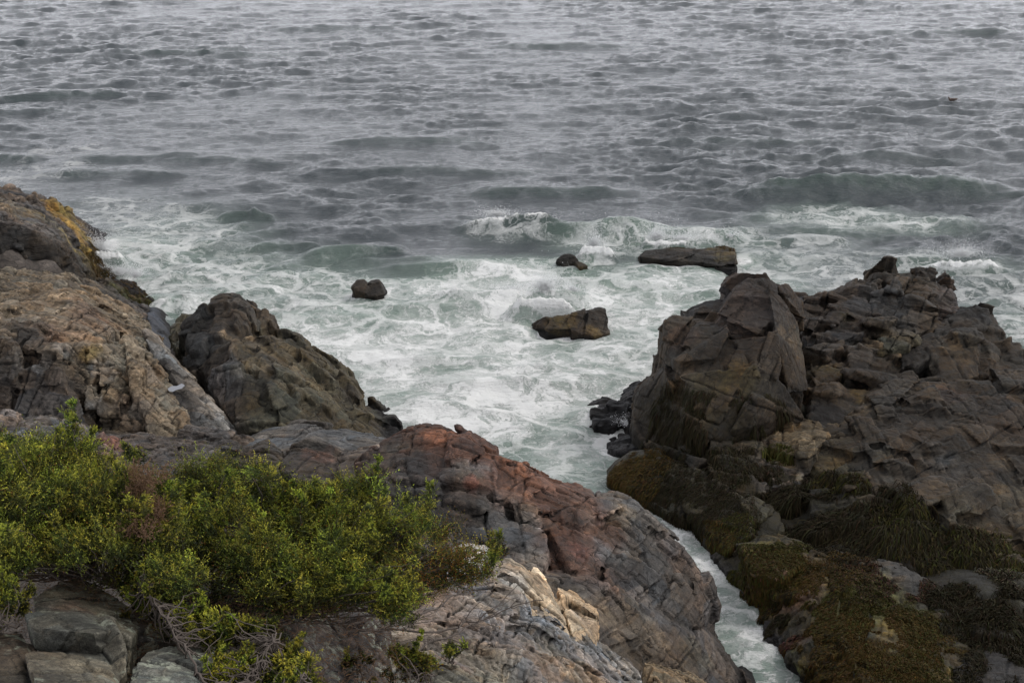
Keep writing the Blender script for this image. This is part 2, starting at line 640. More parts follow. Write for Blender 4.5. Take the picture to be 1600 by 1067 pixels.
outcrop('leaning_rock', k=0.6, sat=0.8, label='dark blue grey slab leaning against the left shore below the green weed', blocks=[
    ([(228, 480, 37.2), (240, 484, 37.2), (262, 528, 35), (285, 580, 32.8), (300, 600, 31.8), (268, 596, 31), (240, 550, 32.6), (232, 520, 34.2)], 1.2, 3, 'blue'),
], vox=.05, cell=(3, 3, 3), R=(30, 10, 40), amp=(.12, .05), jit=.0, tilt=.0, gap=0, seed=4)

outcrop('tan_rock', k=.6, sat=.85, label='broad tan and reddish cliff broken by joints on the left shore', blocks=[
    ([(-60, 458, 29), (30, 455, 29), (60, 450, 29.2), (105, 448, 29.3), (120, 466, 29.3), (165, 490, 29), (180, 515, 27.6), (150, 545, 26), (90, 545, 25.6), (-60, 535, 25.4)], 3, 3, 'tan2'),
    ([(85, 535, 25.6), (150, 542, 25.9), (152, 600, 25.4), (150, 680, 24.8), (105, 676, 24.7), (95, 600, 25.1)], 2, 2, 'tan'),
    ([(152, 545, 25.9), (185, 522, 26.9), (205, 545, 26.8), (255, 608, 26.2), (235, 640, 25.4), (215, 682, 24.8), (155, 680, 24.75), (153, 600, 25.3)], 1.5, 2, 'tan'),
    ([(188, 524, 27), (202, 530, 27.1), (264, 612, 26), (318, 692, 25), (236, 690, 24.5), (205, 600, 25.5)], .7, 2, 'tan2'),
    ([(-60, 520, 25.1), (18, 528, 25.1), (24, 556, 24.9), (20, 585, 24.7), (-60, 590, 24.6)], 2, 2, 'brown'),
    ([(-60, 592, 24.7), (12, 592, 24.7), (18, 640, 24.4), (-60, 655, 24.2)], 2, 2, 'gbrown'),
    ([(25, 575, 25.1), (58, 562, 25.2), (98, 582, 25), (112, 620, 24.6), (118, 656, 24.3), (60, 662, 24.2), (18, 652, 24.3)], 2, 2, 'gbrown'),
    ([(22, 512, 26), (60, 505, 26.3), (85, 545, 25.6), (75, 560, 25.3), (28, 545, 25.3)], 2, 2, 'brown'),
    ([(195, 520, 28), (226, 520, 28.4), (244, 566, 27.7), (246, 600, 27.2), (215, 560, 27.4)], 1.5, 2, 'tan'),
    ([(-60, 660, 24), (60, 660, 24.1), (140, 676, 24.3), (240, 690, 24.6), (310, 696, 24.9), (220, 705, 24), (-60, 700, 23.3)], 1, 2, 'dark'),
], paint=[(110, 505, 27.3, 1.2, 'red', .15), (60, 530, 26, .6, 'red', .1), (75, 485, 28, .9, 'sand', .7), (20, 475, 28, .6, 'sand', .6), (140, 500, 28.3, .8, 'rustd', .5), (45, 515, 26, .5, 'dark'),
          (140, 553, 25.9, .22, 'ochre', .8), (160, 580, 25.6, .3, 'pale', .7), (95, 545, 25.7, .25, 'pale', .6), (200, 650, 25.1, .5, 'purple', .5), (150, 640, 25, .35, 'grey', .6), (15, 500, 26.5, .8, 'brown', .6),
          (230, 590, 26.3, .3, 'pale', .5), (275, 650, 25.9, .3, 'sand', .5), (180, 470, 29, .6, 'tan')],
    vox=.03, cell=(.62, .7, .95), R=(6, -6, 8), amp=(.11, .06), jit=.085, tilt=.05, chip=.7, gap=.04, seed=5, crack=.09, wet=0, smooth=1)

outcrop('rock_dyke', k=.72, sat=0.8, label='straight pale topped dyke of rock slanting down beside the tan cliff', blocks=[
    ([(222, 517, 28.5), (233, 521, 28.8), (300, 590, 27.4), (378, 688, 25.9), (354, 692, 25.5), (290, 606, 26.9)], .35, 2.2, 'pale'),
    ([(224, 522, 28.3), (290, 604, 26.8), (354, 692, 25.35), (316, 692, 25.1), (300, 655, 25.8), (286, 612, 26.4), (270, 580, 27), (240, 560, 27.5)], .3, 2, 'dark'),
    ([(262, 612, 26.3), (285, 606, 26.7), (318, 690, 25.2), (300, 694, 25.1)], .4, 2, 'dark'),
    ([(232, 576, 27.2), (262, 568, 27.5), (290, 590, 27), (285, 600, 26.8), (245, 602, 26.7)], .6, 2, 'dark'),
], paint=[(295, 592, 27.2, .3, 'grey', .5)], vox=.03, cell=(1.0, 1.4, 1.2), R=(0, 0, 35), amp=(.05, .07), jit=.03, tilt=.012, gap=.02, chip=.6, seed=6, crack=.04, fine=.015, ragged=.05, wet=0, smooth=1)

outcrop('knob_rock', mat='rockc', k=.5, sat=1, label='tall dark brown knob of rock with ribbed olive flanks running down to the foam', blocks=[
    ([(285, 500, 29.9), (295, 490, 30.2), (310, 478, 30.4), (325, 465, 30.6), (350, 461, 30.7), (364, 468, 30.4), (372, 500, 29.6), (362, 530, 28.6), (345, 575, 27.9), (315, 582, 27.9), (285, 565, 28.5), (282, 525, 29.2)], 2, 3, 'dark'),
    ([(352, 462, 30.6), (366, 468, 30.5), (388, 487, 30.2), (394, 520, 29.5), (375, 528, 28.8), (362, 525, 28.7), (362, 495, 29.5)], 2, 3, 'brown'),
    ([(392, 488, 30.7), (400, 486, 30.8), (413, 492, 30.7), (418, 506, 30.5), (408, 516, 30.2), (394, 514, 30.2)], .8, 1, 'brown'),
    ([(366, 528, 28.6), (395, 520, 29.3), (430, 520, 29.7), (450, 530, 29.7), (475, 555, 29.4), (482, 585, 28.6), (470, 604, 27.9), (420, 592, 27.5), (372, 566, 27.8)], 2, 3, 'olive'),
    ([(315, 582, 27.9), (350, 566, 27.7), (372, 566, 27.7), (385, 620, 26.9), (378, 668, 26.1), (362, 660, 26.3), (335, 620, 27)], 2, 3, 'gbrown'),
    ([(372, 568, 27.6), (420, 592, 27.4), (432, 640, 26.6), (445, 668, 26.1), (380, 670, 26), (378, 620, 26.8)], 2, 3, 'olive'),
    ([(462, 540, 29.6), (500, 562, 29.7), (520, 588, 29.4), (545, 602, 29.3), (553, 628, 28.8), (528, 655, 27.6), (490, 630, 27.5), (468, 590, 28.3)], 2, 3, 'olive'),
    ([(420, 594, 27.4), (468, 602, 27.8), (500, 625, 27.5), (520, 650, 27.3), (512, 684, 26.3), (446, 672, 26.1), (428, 630, 26.7)], 2, 3, 'olive'),
    ([(522, 628, 28), (552, 628, 28.6), (575, 643, 28.7), (598, 662, 28.5), (608, 692, 27.2), (540, 692, 26.4), (506, 675, 26.6)], 2, 3, 'olive'),
    ([(598, 656, 29), (618, 653, 29), (629, 674, 28.4), (605, 684, 28)], .8, 2, 'black'),
    ([(262, 497, 31.8), (272, 491, 32), (284, 494, 31.6), (288, 545, 29.6), (276, 548, 29.5), (262, 515, 31)], 1, 3, 'olive'),
    ([(395, 528, 29), (412, 530, 29.2), (414, 585, 27.9), (396, 578, 27.8)], .6, 1, 'blue'),
    ([(430, 520, 30), (455, 530, 30), (475, 548, 29.9), (470, 560, 29.5), (440, 540, 29.6)], 1, 2, 'dark'),
], paint=[(365, 515, 29, .3, 'sand', .6), (510, 590, 29, .4, 'dark', .7), (545, 615, 29, .4, 'dark', .8), (400, 600, 27.3, .5, 'dark', .6), (390, 520, 29.3, .2, 'sand', .5), (440, 575, 28.3, .6, 'tan', .5)],
    vox=.035, cell=(.8, .9, 1.6), R=(10, 14, 12), amp=(.09, .06), jit=.085, tilt=.05, gap=.04, seed=7, crack=.08, wet=.55, smooth=2, fine=.04)

outcrop('shelf_rock', k=.6, sat=0.8, label='smooth grey purple shelf of rock behind the juniper, below the ribbed knob', blocks=[
    ([(372, 684, 25.1), (400, 670, 25.4), (445, 664, 25.6), (500, 678, 25.5), (560, 690, 25), (610, 690, 24.5), (580, 708, 23.6), (500, 735, 22.7), (430, 735, 22.6), (390, 715, 23.4)], 1, 2.5, 'grey'),
    ([(440, 708, 22.9), (475, 690, 23.3), (515, 700, 23.2), (540, 722, 22.6), (525, 752, 21.5), (470, 750, 21.5), (435, 735, 22)], 1, 2, 'brown'),
    ([(520, 715, 22.4), (560, 705, 22.8), (590, 700, 22.8), (570, 740, 21.5), (530, 752, 21.2)], 1, 2, 'gbrown'),
], paint=[(500, 715, 22.8, .5, 'red', .35), (430, 690, 24, .5, 'greyl', .5)], vox=.03, cell=(1.6, 1.2, .5), R=(4, 6, 20), amp=(.1, .05), jit=.04, tilt=.02, seed=8, wet=0)

outcrop('strata_rock', k=0.6, sat=0.9, label='low ledge of brown strata stones along the foot of the tan cliff', blocks=[
    ([(-60, 670, 22.8), (60, 655, 23.4), (110, 665, 23.6), (130, 690, 22.8), (120, 730, 20.5), (-60, 730, 20.2)], 1, 2, 'grey'),
    ([(130, 684, 23.3), (230, 682, 23.9), (320, 690, 24.2), (372, 690, 24.4), (374, 716, 22.8), (330, 740, 21), (200, 745, 20.5), (140, 720, 21.5)], 1, 2, 'gbrown'),
    ([(150, 688, 22.6), (160, 678, 22.8), (176, 692, 22.6), (172, 720, 21.6), (150, 712, 21.8)], .6, 1, 'red'),
    ([(68, 672, 22.2), (85, 655, 22.5), (118, 665, 22.5), (122, 692, 21.8), (80, 696, 21.6)], .6, 1, 'greyl'),
    ([(-60, 650, 23), (8, 646, 23), (22, 665, 22.8), (15, 690, 22), (-60, 700, 21.6)], .6, 1, 'pink'),
    ([(375, 700, 23.2), (410, 692, 23.4), (432, 712, 22.8), (425, 745, 21.3), (380, 745, 21.2)], .6, 1, 'brown'),
    ([(340, 700, 23), (372, 696, 23.3), (376, 730, 21.8), (335, 735, 21.6)], .6, 1, 'dark'),
], vox=.03, cell=(.8, .7, .35), R=(4, 8, 10), amp=(.14, .06), seed=9, wet=0, crack=.06)

outcrop('ridge_rock', k=.56, sat=.95, label='long central ridge, rust red at its crest, dark grey and jointed beside the channel', blocks=[
    ([(560, 716, 20.2), (600, 686, 20.7), (632, 672, 20.9), (660, 668, 20.9), (690, 669, 20.9), (710, 678, 20.8), (745, 697, 20.4), (778, 712, 20.3), (770, 760, 19.5), (700, 745, 19.3), (620, 745, 19.4)], 1.2, 3, 'rustd'),
    ([(555, 722, 19.8), (620, 722, 19.8), (700, 738, 19.6), (765, 756, 19.5), (765, 850, 18.2), (740, 895, 17.4), (680, 870, 17.6), (600, 800, 18.4), (560, 760, 19)], 1.5, 3, 'dark'),
    ([(742, 700, 20.4), (780, 714, 20.3), (800, 734, 20.2), (850, 760, 20.1), (905, 776, 20.2), (930, 782, 20.2), (925, 800, 19.8), (830, 792, 19.3), (762, 752, 19.5)], 1.2, 3, 'rust'),
    ([(815, 765, 19.7), (850, 762, 20), (900, 776, 20.1), (938, 784, 20.1), (942, 850, 19), (941, 906, 18.2), (900, 892, 18.1), (858, 884, 18.1), (856, 800, 19.2)], 1.2, 3, 'rust'),
    ([(765, 758, 19.4), (815, 772, 19.4), (854, 800, 19.1), (857, 870, 18.1), (845, 898, 17.7), (800, 892, 17.6), (760, 860, 17.9)], 1.2, 3, 'grey'),
    ([(700, 690, 20.5), (730, 680, 20.7), (745, 700, 20.3), (730, 730, 19.7), (700, 720, 19.8)], 1, 2, 'rustd'),
    ([(745, 715, 20.1), (772, 708, 20.2), (772, 745, 19.6), (745, 740, 19.6)], 1, 2, 'rustd'),
    ([(912, 780, 20.1), (960, 777, 20.4), (988, 784, 20.4), (1022, 830, 20.4), (1050, 858, 20.3), (1080, 868, 20.1), (1098, 895, 20), (1112, 930, 19.9), (1100, 960, 19.3), (1082, 985, 18.7), (1000, 965, 18.1), (915, 903, 18.1)], 1, 3, 'grey'),
    ([(1052, 858, 20.4), (1083, 870, 20.3), (1100, 895, 20.2), (1116, 940, 19.9), (1118, 990, 19.6), (1090, 985, 19), (1085, 920, 19.4)], .6, 3, 'purple'),
    ([(925, 900, 17.95), (1000, 966, 17.8), (1085, 988, 18.5), (1116, 985, 19.5), (1140, 1030, 19.3), (1182, 1078, 18.8), (1120, 1120, 17.2), (1000, 1120, 16.2), (900, 1010, 16.6), (862, 930, 17.1), (780, 900, 17.1), (850, 898, 17.6)], 1, 3, 'gbrown'),
    ([(1160, 1050, 18.9), (1180, 1045, 19), (1192, 1075, 18.6), (1175, 1110, 18)], .4, 1, 'gold'),
], paint=[(1000, 850, 19.4, .7, 'dark', .55), (960, 850, 19, .45, 'greyl', .5), (1050, 960, 18.7, .4, 'dark', .5), (1060, 870, 20, .5, 'purple', .7), (970, 800, 20, .3, 'sand', .3), (900, 940, 17.2, .8, 'tan', .5),
          (1000, 1010, 17.3, .8, 'tan', .45), (1090, 900, 20, .3, 'pink', .5), (1080, 1030, 18, .5, 'olive', .5), (1020, 840, 19.8, .14, 'black', .9), (1018, 880, 19.2, .14, 'black', .9), (1015, 920, 18.6, .14, 'black', .9), (1012, 950, 18.2, .14, 'black', .7), (955, 830, 19.3, .35, 'rustd', .6), (960, 880, 18.7, .3, 'brown', .5), (600, 720, 20.2, .5, 'dark', .6), (640, 730, 19.8, .6, 'dark', .7), (720, 760, 19.4, .5, 'gbrown', .7), (620, 700, 20.4, .3, 'brown', .6), (640, 690, 20.6, .5, 'dark', .5), (860, 840, 18.8, .4, 'rustd', .5), (900, 800, 19.5, .4, 'brown', .5), (680, 690, 20.6, .4, 'rustd'), (700, 680, 20.8, .5, 'rust'), (660, 760, 19, .6, 'dark', .7), (730, 740, 19.7, .35, 'greyl', .5), (820, 840, 18.6, .4, 'greyl', .6), (700, 800, 18.5, .6, 'purple', .5),
          (840, 870, 18.1, .25, 'pale', .4), (905, 860, 18.6, .3, 'red', .6), (880, 800, 19.4, .5, 'rustd', .6), (600, 740, 19.6, .4, 'gbrown', .6), (640, 820, 18, .6, 'greyl', .4), (760, 870, 17.7, .5, 'pink', .4),
          (855, 785, 19.6, .25, 'rustd', .8), (740, 760, 19.3, .2, 'red', .7)],
    vox=.026, cell=(.9, 1.0, .7), R=(14, 20, 6), amp=(.10, .05), jit=.04, tilt=.025, seed=10, crack=.07, wet=.45, fine=.028, smooth=2)

outcrop('split_boulder', k=1.05, sat=0.9, label='pale tan boulder split by dark clefts in the lower middle', blocks=[
    ([(766, 892, 15.7), (785, 884, 15.8), (812, 890, 15.8), (832, 906, 15.8), (842, 950, 15.2), (848, 1000, 14.5), (800, 985, 14.4), (775, 930, 14.9)], .8, 2, 'sand'),
    ([(828, 892, 16.1), (836, 890, 16.2), (858, 914, 16.1), (878, 955, 15.7), (894, 1004, 14.9), (858, 998, 14.8), (840, 940, 15.4)], .7, 2, 'sand'),
    ([(874, 926, 16.4), (905, 938, 16.4), (939, 962, 16.2), (936, 1005, 15.6), (927, 1022, 15.3), (900, 1004, 15), (884, 960, 15.6)], .6, 2, 'sand'),
    ([(764, 886, 15.6), (772, 878, 15.8), (800, 880, 15.9), (808, 892, 15.7), (775, 896, 15.5)], .5, .6, 'greyl'),
], paint=[(800, 900, 15.6, .3, 'pale', .5), (845, 905, 16, .12, 'brown', .7), (910, 960, 16, .3, 'pale', .4)], vox=.018, cell=(.7, .8, 1.1), R=(12, 12, 25), amp=(.09, .045), jit=.02, gap=.025, tilt=.008, seed=13, crack=.06, wet=0, fine=.016, mat='tan', smooth=1, ragged=.08)

outcrop('layered_rock', k=.76, sat=.95, label='grey and pinkish layered slabs at the bottom edge in front of the split tan boulder', blocks=[
    ([(732, 928, 14.9), (768, 914, 15.1), (812, 925, 15.1), (828, 960, 14.7), (790, 966, 14.3), (742, 950, 14.3)], .8, 1.2, 'greyl'),
    ([(772, 982, 14), (850, 976, 14.5), (905, 1010, 14.8), (962, 1045, 14.9), (1005, 1080, 14.6), (980, 1120, 13.8), (880, 1110, 13.2), (782, 1030, 13.3)], 1, 1.5, 'greyl'),
    ([(610, 985, 13.5), (650, 955, 13.9), (690, 934, 14.3), (738, 926, 14.7), (766, 960, 14.2), (786, 1003, 13.5), (740, 1010, 13.3), (620, 1012, 13)], 1, 1.5, 'pink'),
    ([(640, 1020, 12.9), (735, 1016, 13.2), (795, 1010, 13.4), (900, 1045, 13.7), (980, 1085, 13.8), (960, 1130, 13), (600, 1130, 11.6)], 1, 1.5, 'pink'),
    ([(585, 1012, 12.7), (640, 1020, 12.7), (700, 1048, 12.4), (790, 1078, 12.2), (740, 1130, 11.2), (550, 1130, 11)], 1, 1.5, 'lichen'),
    ([(560, 985, 12.6), (600, 985, 12.8), (604, 1030, 12.3), (560, 1040, 12)], .6, 1, 'pale'),
    ([(700, 868, 16.2), (735, 862, 16.4), (762, 872, 16.3), (755, 890, 15.8), (705, 888, 15.8)], .8, 2.5, 'cream'),
    ([(895, 1005, 15), (915, 1012, 15.1), (975, 1060, 15.1), (1010, 1090, 14.8), (960, 1090, 14.3), (905, 1035, 14.7)], .5, 1, 'greyl'),
    ([(1020, 1050, 16.2), (1060, 1055, 16.3), (1110, 1075, 16.4), (1100, 1110, 15.6), (1010, 1090, 15.5)], .5, 1, 'tan'),
], paint=[(830, 1010, 14.3, .4, 'grey', .5), (700, 1060, 12.6, .3, 'red', .3), (860, 1060, 13.8, .5, 'tan', .5), (750, 940, 14.7, .25, 'pale', .5), (900, 1090, 13.7, .5, 'sand', .5)],
    vox=.017, cell=(.9, .7, .22), R=(-10, 14, 12), amp=(.09, .04), jit=.05, gap=.035, tilt=.02, seed=14, crack=.07, wet=0, fine=.016, mat='tan', smooth=1, ragged=.1)

# near boulders lower left
outcrop('lichen_boulder', k=.42, sat=0.9, label='rough grey boulder crusted with pale lichen at lower left, the upper of the two', blocks=[
    ([(48, 915, 9.9), (75, 904, 10.1), (110, 910, 10.1), (150, 935, 9.9), (185, 962, 9.6), (195, 1000, 9.1), (160, 1012, 8.8), (60, 1000, 8.9), (44, 960, 9.3)], .5, .8, 'lichen'),
], paint=[(110, 960, 9.6, .25, 'pink', .8), (70, 940, 9.7, .15, 'grey', .6)], vox=.012, cell=(1.2, 1.1, .8), R=(25, -20, 40), amp=(.06, .03), jit=.05, gap=.02, chip=.8, tilt=.05, seed=15, crack=.03, wet=0, fine=.012, mat='near', ragged=.07)
outcrop('lichen_boulder', k=.42, sat=0.9, label='grey boulder with white lichen spots at the bottom edge below the upper lichen boulder', blocks=[
    ([(46, 1018, 8.7), (100, 1008, 8.9), (160, 1016, 8.9), (170, 1060, 8.4), (165, 1120, 7.8), (50, 1120, 7.7)], .4, .8, 'lichen'),
    ([(-40, 1000, 8.9), (30, 1005, 8.9), (40, 1050, 8.4), (30, 1120, 7.7), (-40, 1120, 7.7)], .4, .8, 'brown'),
], vox=.012, cell=(1.0, .9, .8), R=(-15, 25, 50), amp=(.05, .025), jit=.05, gap=.02, chip=.8, tilt=.05, seed=16, crack=.03, wet=0, fine=.012, mat='near', ragged=.06)
outcrop('lichen_boulder', k=.42, sat=0.9, label='greenish grey rounded rock under the lowest juniper sprays at the bottom edge', blocks=[
    ([(196, 1020, 8.8), (240, 1008, 9), (285, 1022, 8.9), (305, 1050, 8.6), (300, 1120, 7.8), (205, 1120, 7.8)], .4, .8, 'lichen'),
], vox=.012, cell=(1.1, 1.0, 1.0), R=(20, 30, 15), amp=(.05, .025), jit=.05, gap=.02, seed=17, crack=.03, wet=0, fine=.012, mat='near', ragged=.06)
outcrop('brown_rock', k=0.5, sat=0.7, label='dull purple brown slab under the juniper beside the layered slabs', blocks=[
    ([(330, 925, 11), (440, 925, 11.4), (520, 958, 12), (600, 990, 12.5), (610, 1040, 12), (600, 1130, 10.6), (420, 1130, 9.3), (330, 1020, 9.9)], 1, 1.5, 'purple'),
    ([(190, 925, 10.3), (330, 925, 10.9), (330, 1010, 9.8), (200, 1000, 9.4)], .6, 1, 'brown'),
], paint=[(500, 1000, 11.3, .4, 'pink', .7), (520, 960, 12, .25, 'pink', .6), (380, 950, 11, .4, 'greyl', .4)], vox=.016, cell=(1.0, 1.0, .6), R=(20, 10, 50), amp=(.08, .03), seed=18, crack=.05, wet=0, fine=.014, mat='near', ragged=.1)

# ---------------- right crag
outcrop('peak_rock', mat='rockb', k=.3, sat=1.1, label='tall dark pointed crag with a flat top on the right side of the cove', blocks=[
    ([(1135, 478, 29.8), (1140, 460, 30), (1146, 440, 30.2), (1166, 428, 30.3), (1204, 427, 30.3), (1212, 436, 30.2), (1222, 470, 29.4), (1220, 512, 28.1), (1190, 545, 27.6), (1130, 520, 28.2), (1118, 500, 28.8)], 2, 3, 'purple'),
    ([(1206, 430, 30.2), (1226, 444, 30.3), (1246, 470, 30), (1250, 500, 29.4), (1264, 560, 28.4), (1266, 600, 27.8), (1262, 625, 27.4), (1222, 590, 27.2), (1218, 514, 27.9)], 2, 3, 'brown'),
    ([(1130, 522, 28.1), (1190, 540, 27.7), (1218, 515, 27.9), (1222, 570, 27.2), (1215, 595, 26.9), (1180, 570, 27.2)], 1.5, 3, 'brown'),
    ([(1040, 503, 29), (1052, 491, 29.4), (1092, 492, 29.5), (1120, 496, 29.4), (1130, 515, 28.6), (1095, 545, 28.1), (1060, 560, 28), (1036, 575, 28.3)], 2, 3, 'brown'),
    ([(1079, 476, 30.4), (1098, 473, 30.5), (1100, 468, 30.5), (1126, 466, 30.5), (1126, 492, 29.8), (1080, 494, 29.8)], 1, 2, 'gbrown'),
    ([(1052, 577, 27.6), (1100, 548, 27.9), (1138, 519, 28.1), (1176, 564, 27.2), (1120, 574, 27.2), (1065, 580, 27.3)], 1.5, 3, 'brown'),
    ([(1065, 578, 27.3), (1160, 570, 27), (1190, 566, 26.9), (1232, 600, 26.9), (1264, 650, 26.9), (1180, 680, 26), (1112, 690, 25.8), (1072, 640, 26.6)], 2, 3, 'brown'),
    ([(1024, 592, 28.7), (1040, 576, 28.5), (1068, 575, 27.6), (1074, 640, 26.7), (1112, 700, 25.8), (1090, 722, 25.8), (1030, 702, 26.9), (998, 680, 28), (1005, 622, 28.8)], 2, 3, 'brown'),
    ([(1066, 600, 27), (1078, 586, 27.1), (1102, 590, 27), (1104, 625, 26.6), (1090, 640, 26.4), (1070, 630, 26.6)], 1, 1, 'tan'),
], paint=[(1240, 540, 28.5, .5, 'tan', .7), (1225, 520, 28.1, .3, 'sand', .5), (1110, 600, 27, .5, 'olive', .8), (1160, 605, 26.9, .5, 'ochre', .3), (1200, 620, 26.6, .5, 'tan', .35), (1050, 680, 26.6, .9, 'weed', .85),
          (1140, 670, 26.1, .7, 'weed', .7), (1190, 470, 29.6, .4, 'purple', .7), (1070, 530, 28.6, .4, 'rustd', .3), (1020, 640, 28, .6, 'weed', .7), (1100, 650, 26.4, .3, 'olive', .6)],
    vox=.028, cell=(1.5, 1.6, 1.3), R=(12, -22, 15), amp=(.10, .05), jit=.075, tilt=.035, gap=.04, seed=20, crack=.08, wet=.5, smooth=1,
    weed=[(1040, 670, 27, 1.1, 1800, .35, 'weed'), (1140, 665, 26.2, 1.0, 1800, .35, 'weed'), (1200, 660, 26.4, .6, 500, .3, 'weed')])

outcrop('tide_rock', k=0.7, sat=0.8, label='black wet rock washed by foam at the foot of the pointed crag', blocks=[
    ([(922, 636, 30.2), (935, 629, 30.5), (960, 622, 30.8), (985, 626, 30.7), (985, 645, 29.8), (960, 668, 29.1), (930, 668, 29.2), (925, 655, 29.6)], 1, 1, 'black'),
    ([(975, 622, 30.8), (1000, 604, 31), (1018, 598, 31), (1012, 650, 29), (1000, 672, 28.4), (980, 655, 29.2)], 1, 1, 'black'),
    ([(945, 695, 28.1), (970, 684, 28.5), (1005, 682, 28.3), (1012, 706, 27.4), (965, 702, 27.7)], 1, 1, 'black'),
], vox=.035, cell=(.9, .8, .5), amp=(.12, .06), seed=21, mat='wet', wet=0, crack=.04)

outcrop('back_crag', mat='rockb', k=.32, sat=1.1, label='jagged dark crag of stacked broken blocks behind the pointed crag', blocks=[
    ([(1246, 467, 33.2), (1275, 463, 33.6), (1305, 463, 33.7), (1330, 462, 33.5), (1322, 520, 31.5), (1290, 552, 30.4), (1262, 552, 30.4)], 1.5, 3, 'gbrown'),
    ([(1300, 472, 32.9), (1325, 458, 33.3), (1343, 447, 33.5), (1352, 452, 33.3), (1372, 500, 31.9), (1378, 522, 31.2), (1345, 528, 30.9), (1285, 535, 30.8)], 1.5, 3, 'gbrown'),
    ([(1346, 455, 33.4), (1352, 446, 33.6), (1360, 455, 33.4), (1362, 470, 33)], .6, 1, 'brown'),
    ([(1358, 456, 33.1), (1376, 448, 33.3), (1392, 450, 33.2), (1408, 470, 32.5), (1436, 482, 32.1), (1445, 500, 31.5), (1425, 516, 31), (1375, 522, 31)], 1.2, 3, 'grey'),
    ([(1365, 450, 34.2), (1369, 434, 34.5), (1380, 431, 34.6), (1384, 445, 34.2)], .8, 1, 'brown'),
    ([(1382, 430, 34.7), (1392, 421, 34.9), (1410, 424, 34.9), (1432, 423, 34.8), (1470, 440, 34.4), (1478, 480, 32.8), (1440, 482, 32.5), (1392, 450, 33.7)], 1.2, 3, 'brown'),
    ([(1429, 413, 35.2), (1440, 411, 35.3), (1466, 418, 35.2), (1470, 434, 34.8), (1440, 427, 34.8)], .7, .8, 'brown'),
    ([(1468, 440, 34.6), (1484, 433, 34.8), (1494, 448, 34.4), (1500, 476, 33.4), (1504, 492, 32.6), (1474, 500, 32), (1455, 470, 32.8)], 1.2, 3, 'purple'),
    ([(1420, 470, 32.4), (1440, 462, 32.9), (1470, 470, 32.6), (1475, 510, 31.3), (1430, 520, 30.9)], 1, 2, 'brown'),
    ([(1375, 518, 31), (1430, 512, 31), (1440, 520, 30.8), (1418, 545, 30), (1380, 540, 30)], 1, 2, 'olive'),
], paint=[(1395, 460, 32.9, .2, 'pale', .5), (1440, 505, 31.3, .15, 'sand', .8), (1320, 500, 32, .3, 'moss', .35)],
    vox=.034, cell=(1.2, 1.2, .8), R=(25, -18, 18), amp=(.16, .09), jit=.14, tilt=.1, chip=.9, gap=.045, seed=22, crack=.1, wet=.3, smooth=1)

outcrop('shoulder_rock', mat='rockb', k=.31, sat=1.1, label='dark slanting shoulder of rock with a crumbling right edge against the sea', blocks=[
    ([(1418, 548, 30.2), (1450, 518, 31.2), (1480, 498, 31.8), (1505, 480, 32.4), (1520, 476, 32.5), (1548, 480, 32.4), (1552, 500, 31.9), (1535, 510, 31.2), (1490, 520, 30.9), (1450, 555, 29.8), (1425, 575, 29.3)], 2, 3, 'dark'),
    ([(1464, 530, 30.4), (1492, 504, 31.1), (1525, 504, 31.1), (1534, 540, 30.1), (1536, 588, 28.9), (1490, 594, 28.6), (1468, 592, 28.7)], 1.5, 3, 'brown'),
    ([(1536, 500, 31.9), (1556, 490, 32.3), (1560, 512, 31.6), (1566, 522, 31.5), (1568, 560, 30.3), (1545, 590, 29), (1534, 560, 29.9)], 1.2, 3, 'brown'),
    ([(1565, 535, 31.2), (1572, 528, 31.4), (1588, 530, 31.3), (1590, 560, 30.3), (1570, 580, 29.7)], 1, 3, 'brown'),
    ([(1545, 575, 29.8), (1590, 556, 30.4), (1660, 560, 30.5), (1660, 620, 28.6), (1560, 615, 28.4)], 1.5, 3, 'brown'),
], paint=[(1500, 540, 30, .5, 'tan', .35)], vox=.04, cell=(1.2, 1.2, 1.0), R=(20, 20, 10), amp=(.13, .07), jit=.12, tilt=.07, chip=.8, gap=.045, seed=23, crack=.1, wet=.3, smooth=1)

outcrop('hollow_rock', mat='rockb', k=.29, sat=1.1, label='ochre stained low rocks filling the hollow between the crags', blocks=[
    ([(1264, 562, 29.9), (1285, 548, 30.3), (1312, 540, 30.7), (1345, 575, 29.6), (1355, 605, 28.7), (1290, 625, 28), (1266, 605, 28.5)], 1, 3, 'brown'),
    ([(1330, 528, 30.8), (1375, 530, 30.8), (1416, 543, 30.4), (1425, 575, 29.5), (1420, 603, 28.7), (1350, 605, 28.6), (1330, 565, 29.7)], 1, 3, 'brown'),
    ([(1372, 532, 30.5), (1390, 531, 30.6), (1418, 541, 30.3), (1414, 548, 30.1), (1385, 543, 30.2)], .4, .3, 'sand'),
    ([(1264, 605, 28.4), (1300, 612, 28), (1345, 602, 28.5), (1410, 602, 28.5), (1400, 640, 27.3), (1330, 658, 26.8), (1290, 668, 26.6), (1264, 645, 27.1)], 1, 3, 'brown'),
    ([(1300, 560, 29.9), (1318, 548, 30.3), (1328, 540, 30.5), (1342, 560, 29.9), (1330, 590, 28.9)], 1, 3, 'gbrown'),
    ([(1340, 545, 30.1), (1362, 548, 30.1), (1385, 560, 29.7), (1380, 590, 28.9), (1350, 585, 29)], 1, 2, 'dark'),
], paint=[(1300, 580, 29.2, .5, 'gold', .6), (1345, 612, 28, .4, 'ochre', .4), (1290, 640, 27.2, .5, 'black', .8), (1370, 625, 27.8, .4, 'dark', .7), (1335, 545, 30.4, .25, 'greyl', .4)],
    vox=.04, cell=(1.1, 1.1, .8), R=(10, -20, 30), amp=(.18, .09), jit=.1, seed=24, crack=.08, wet=.3)

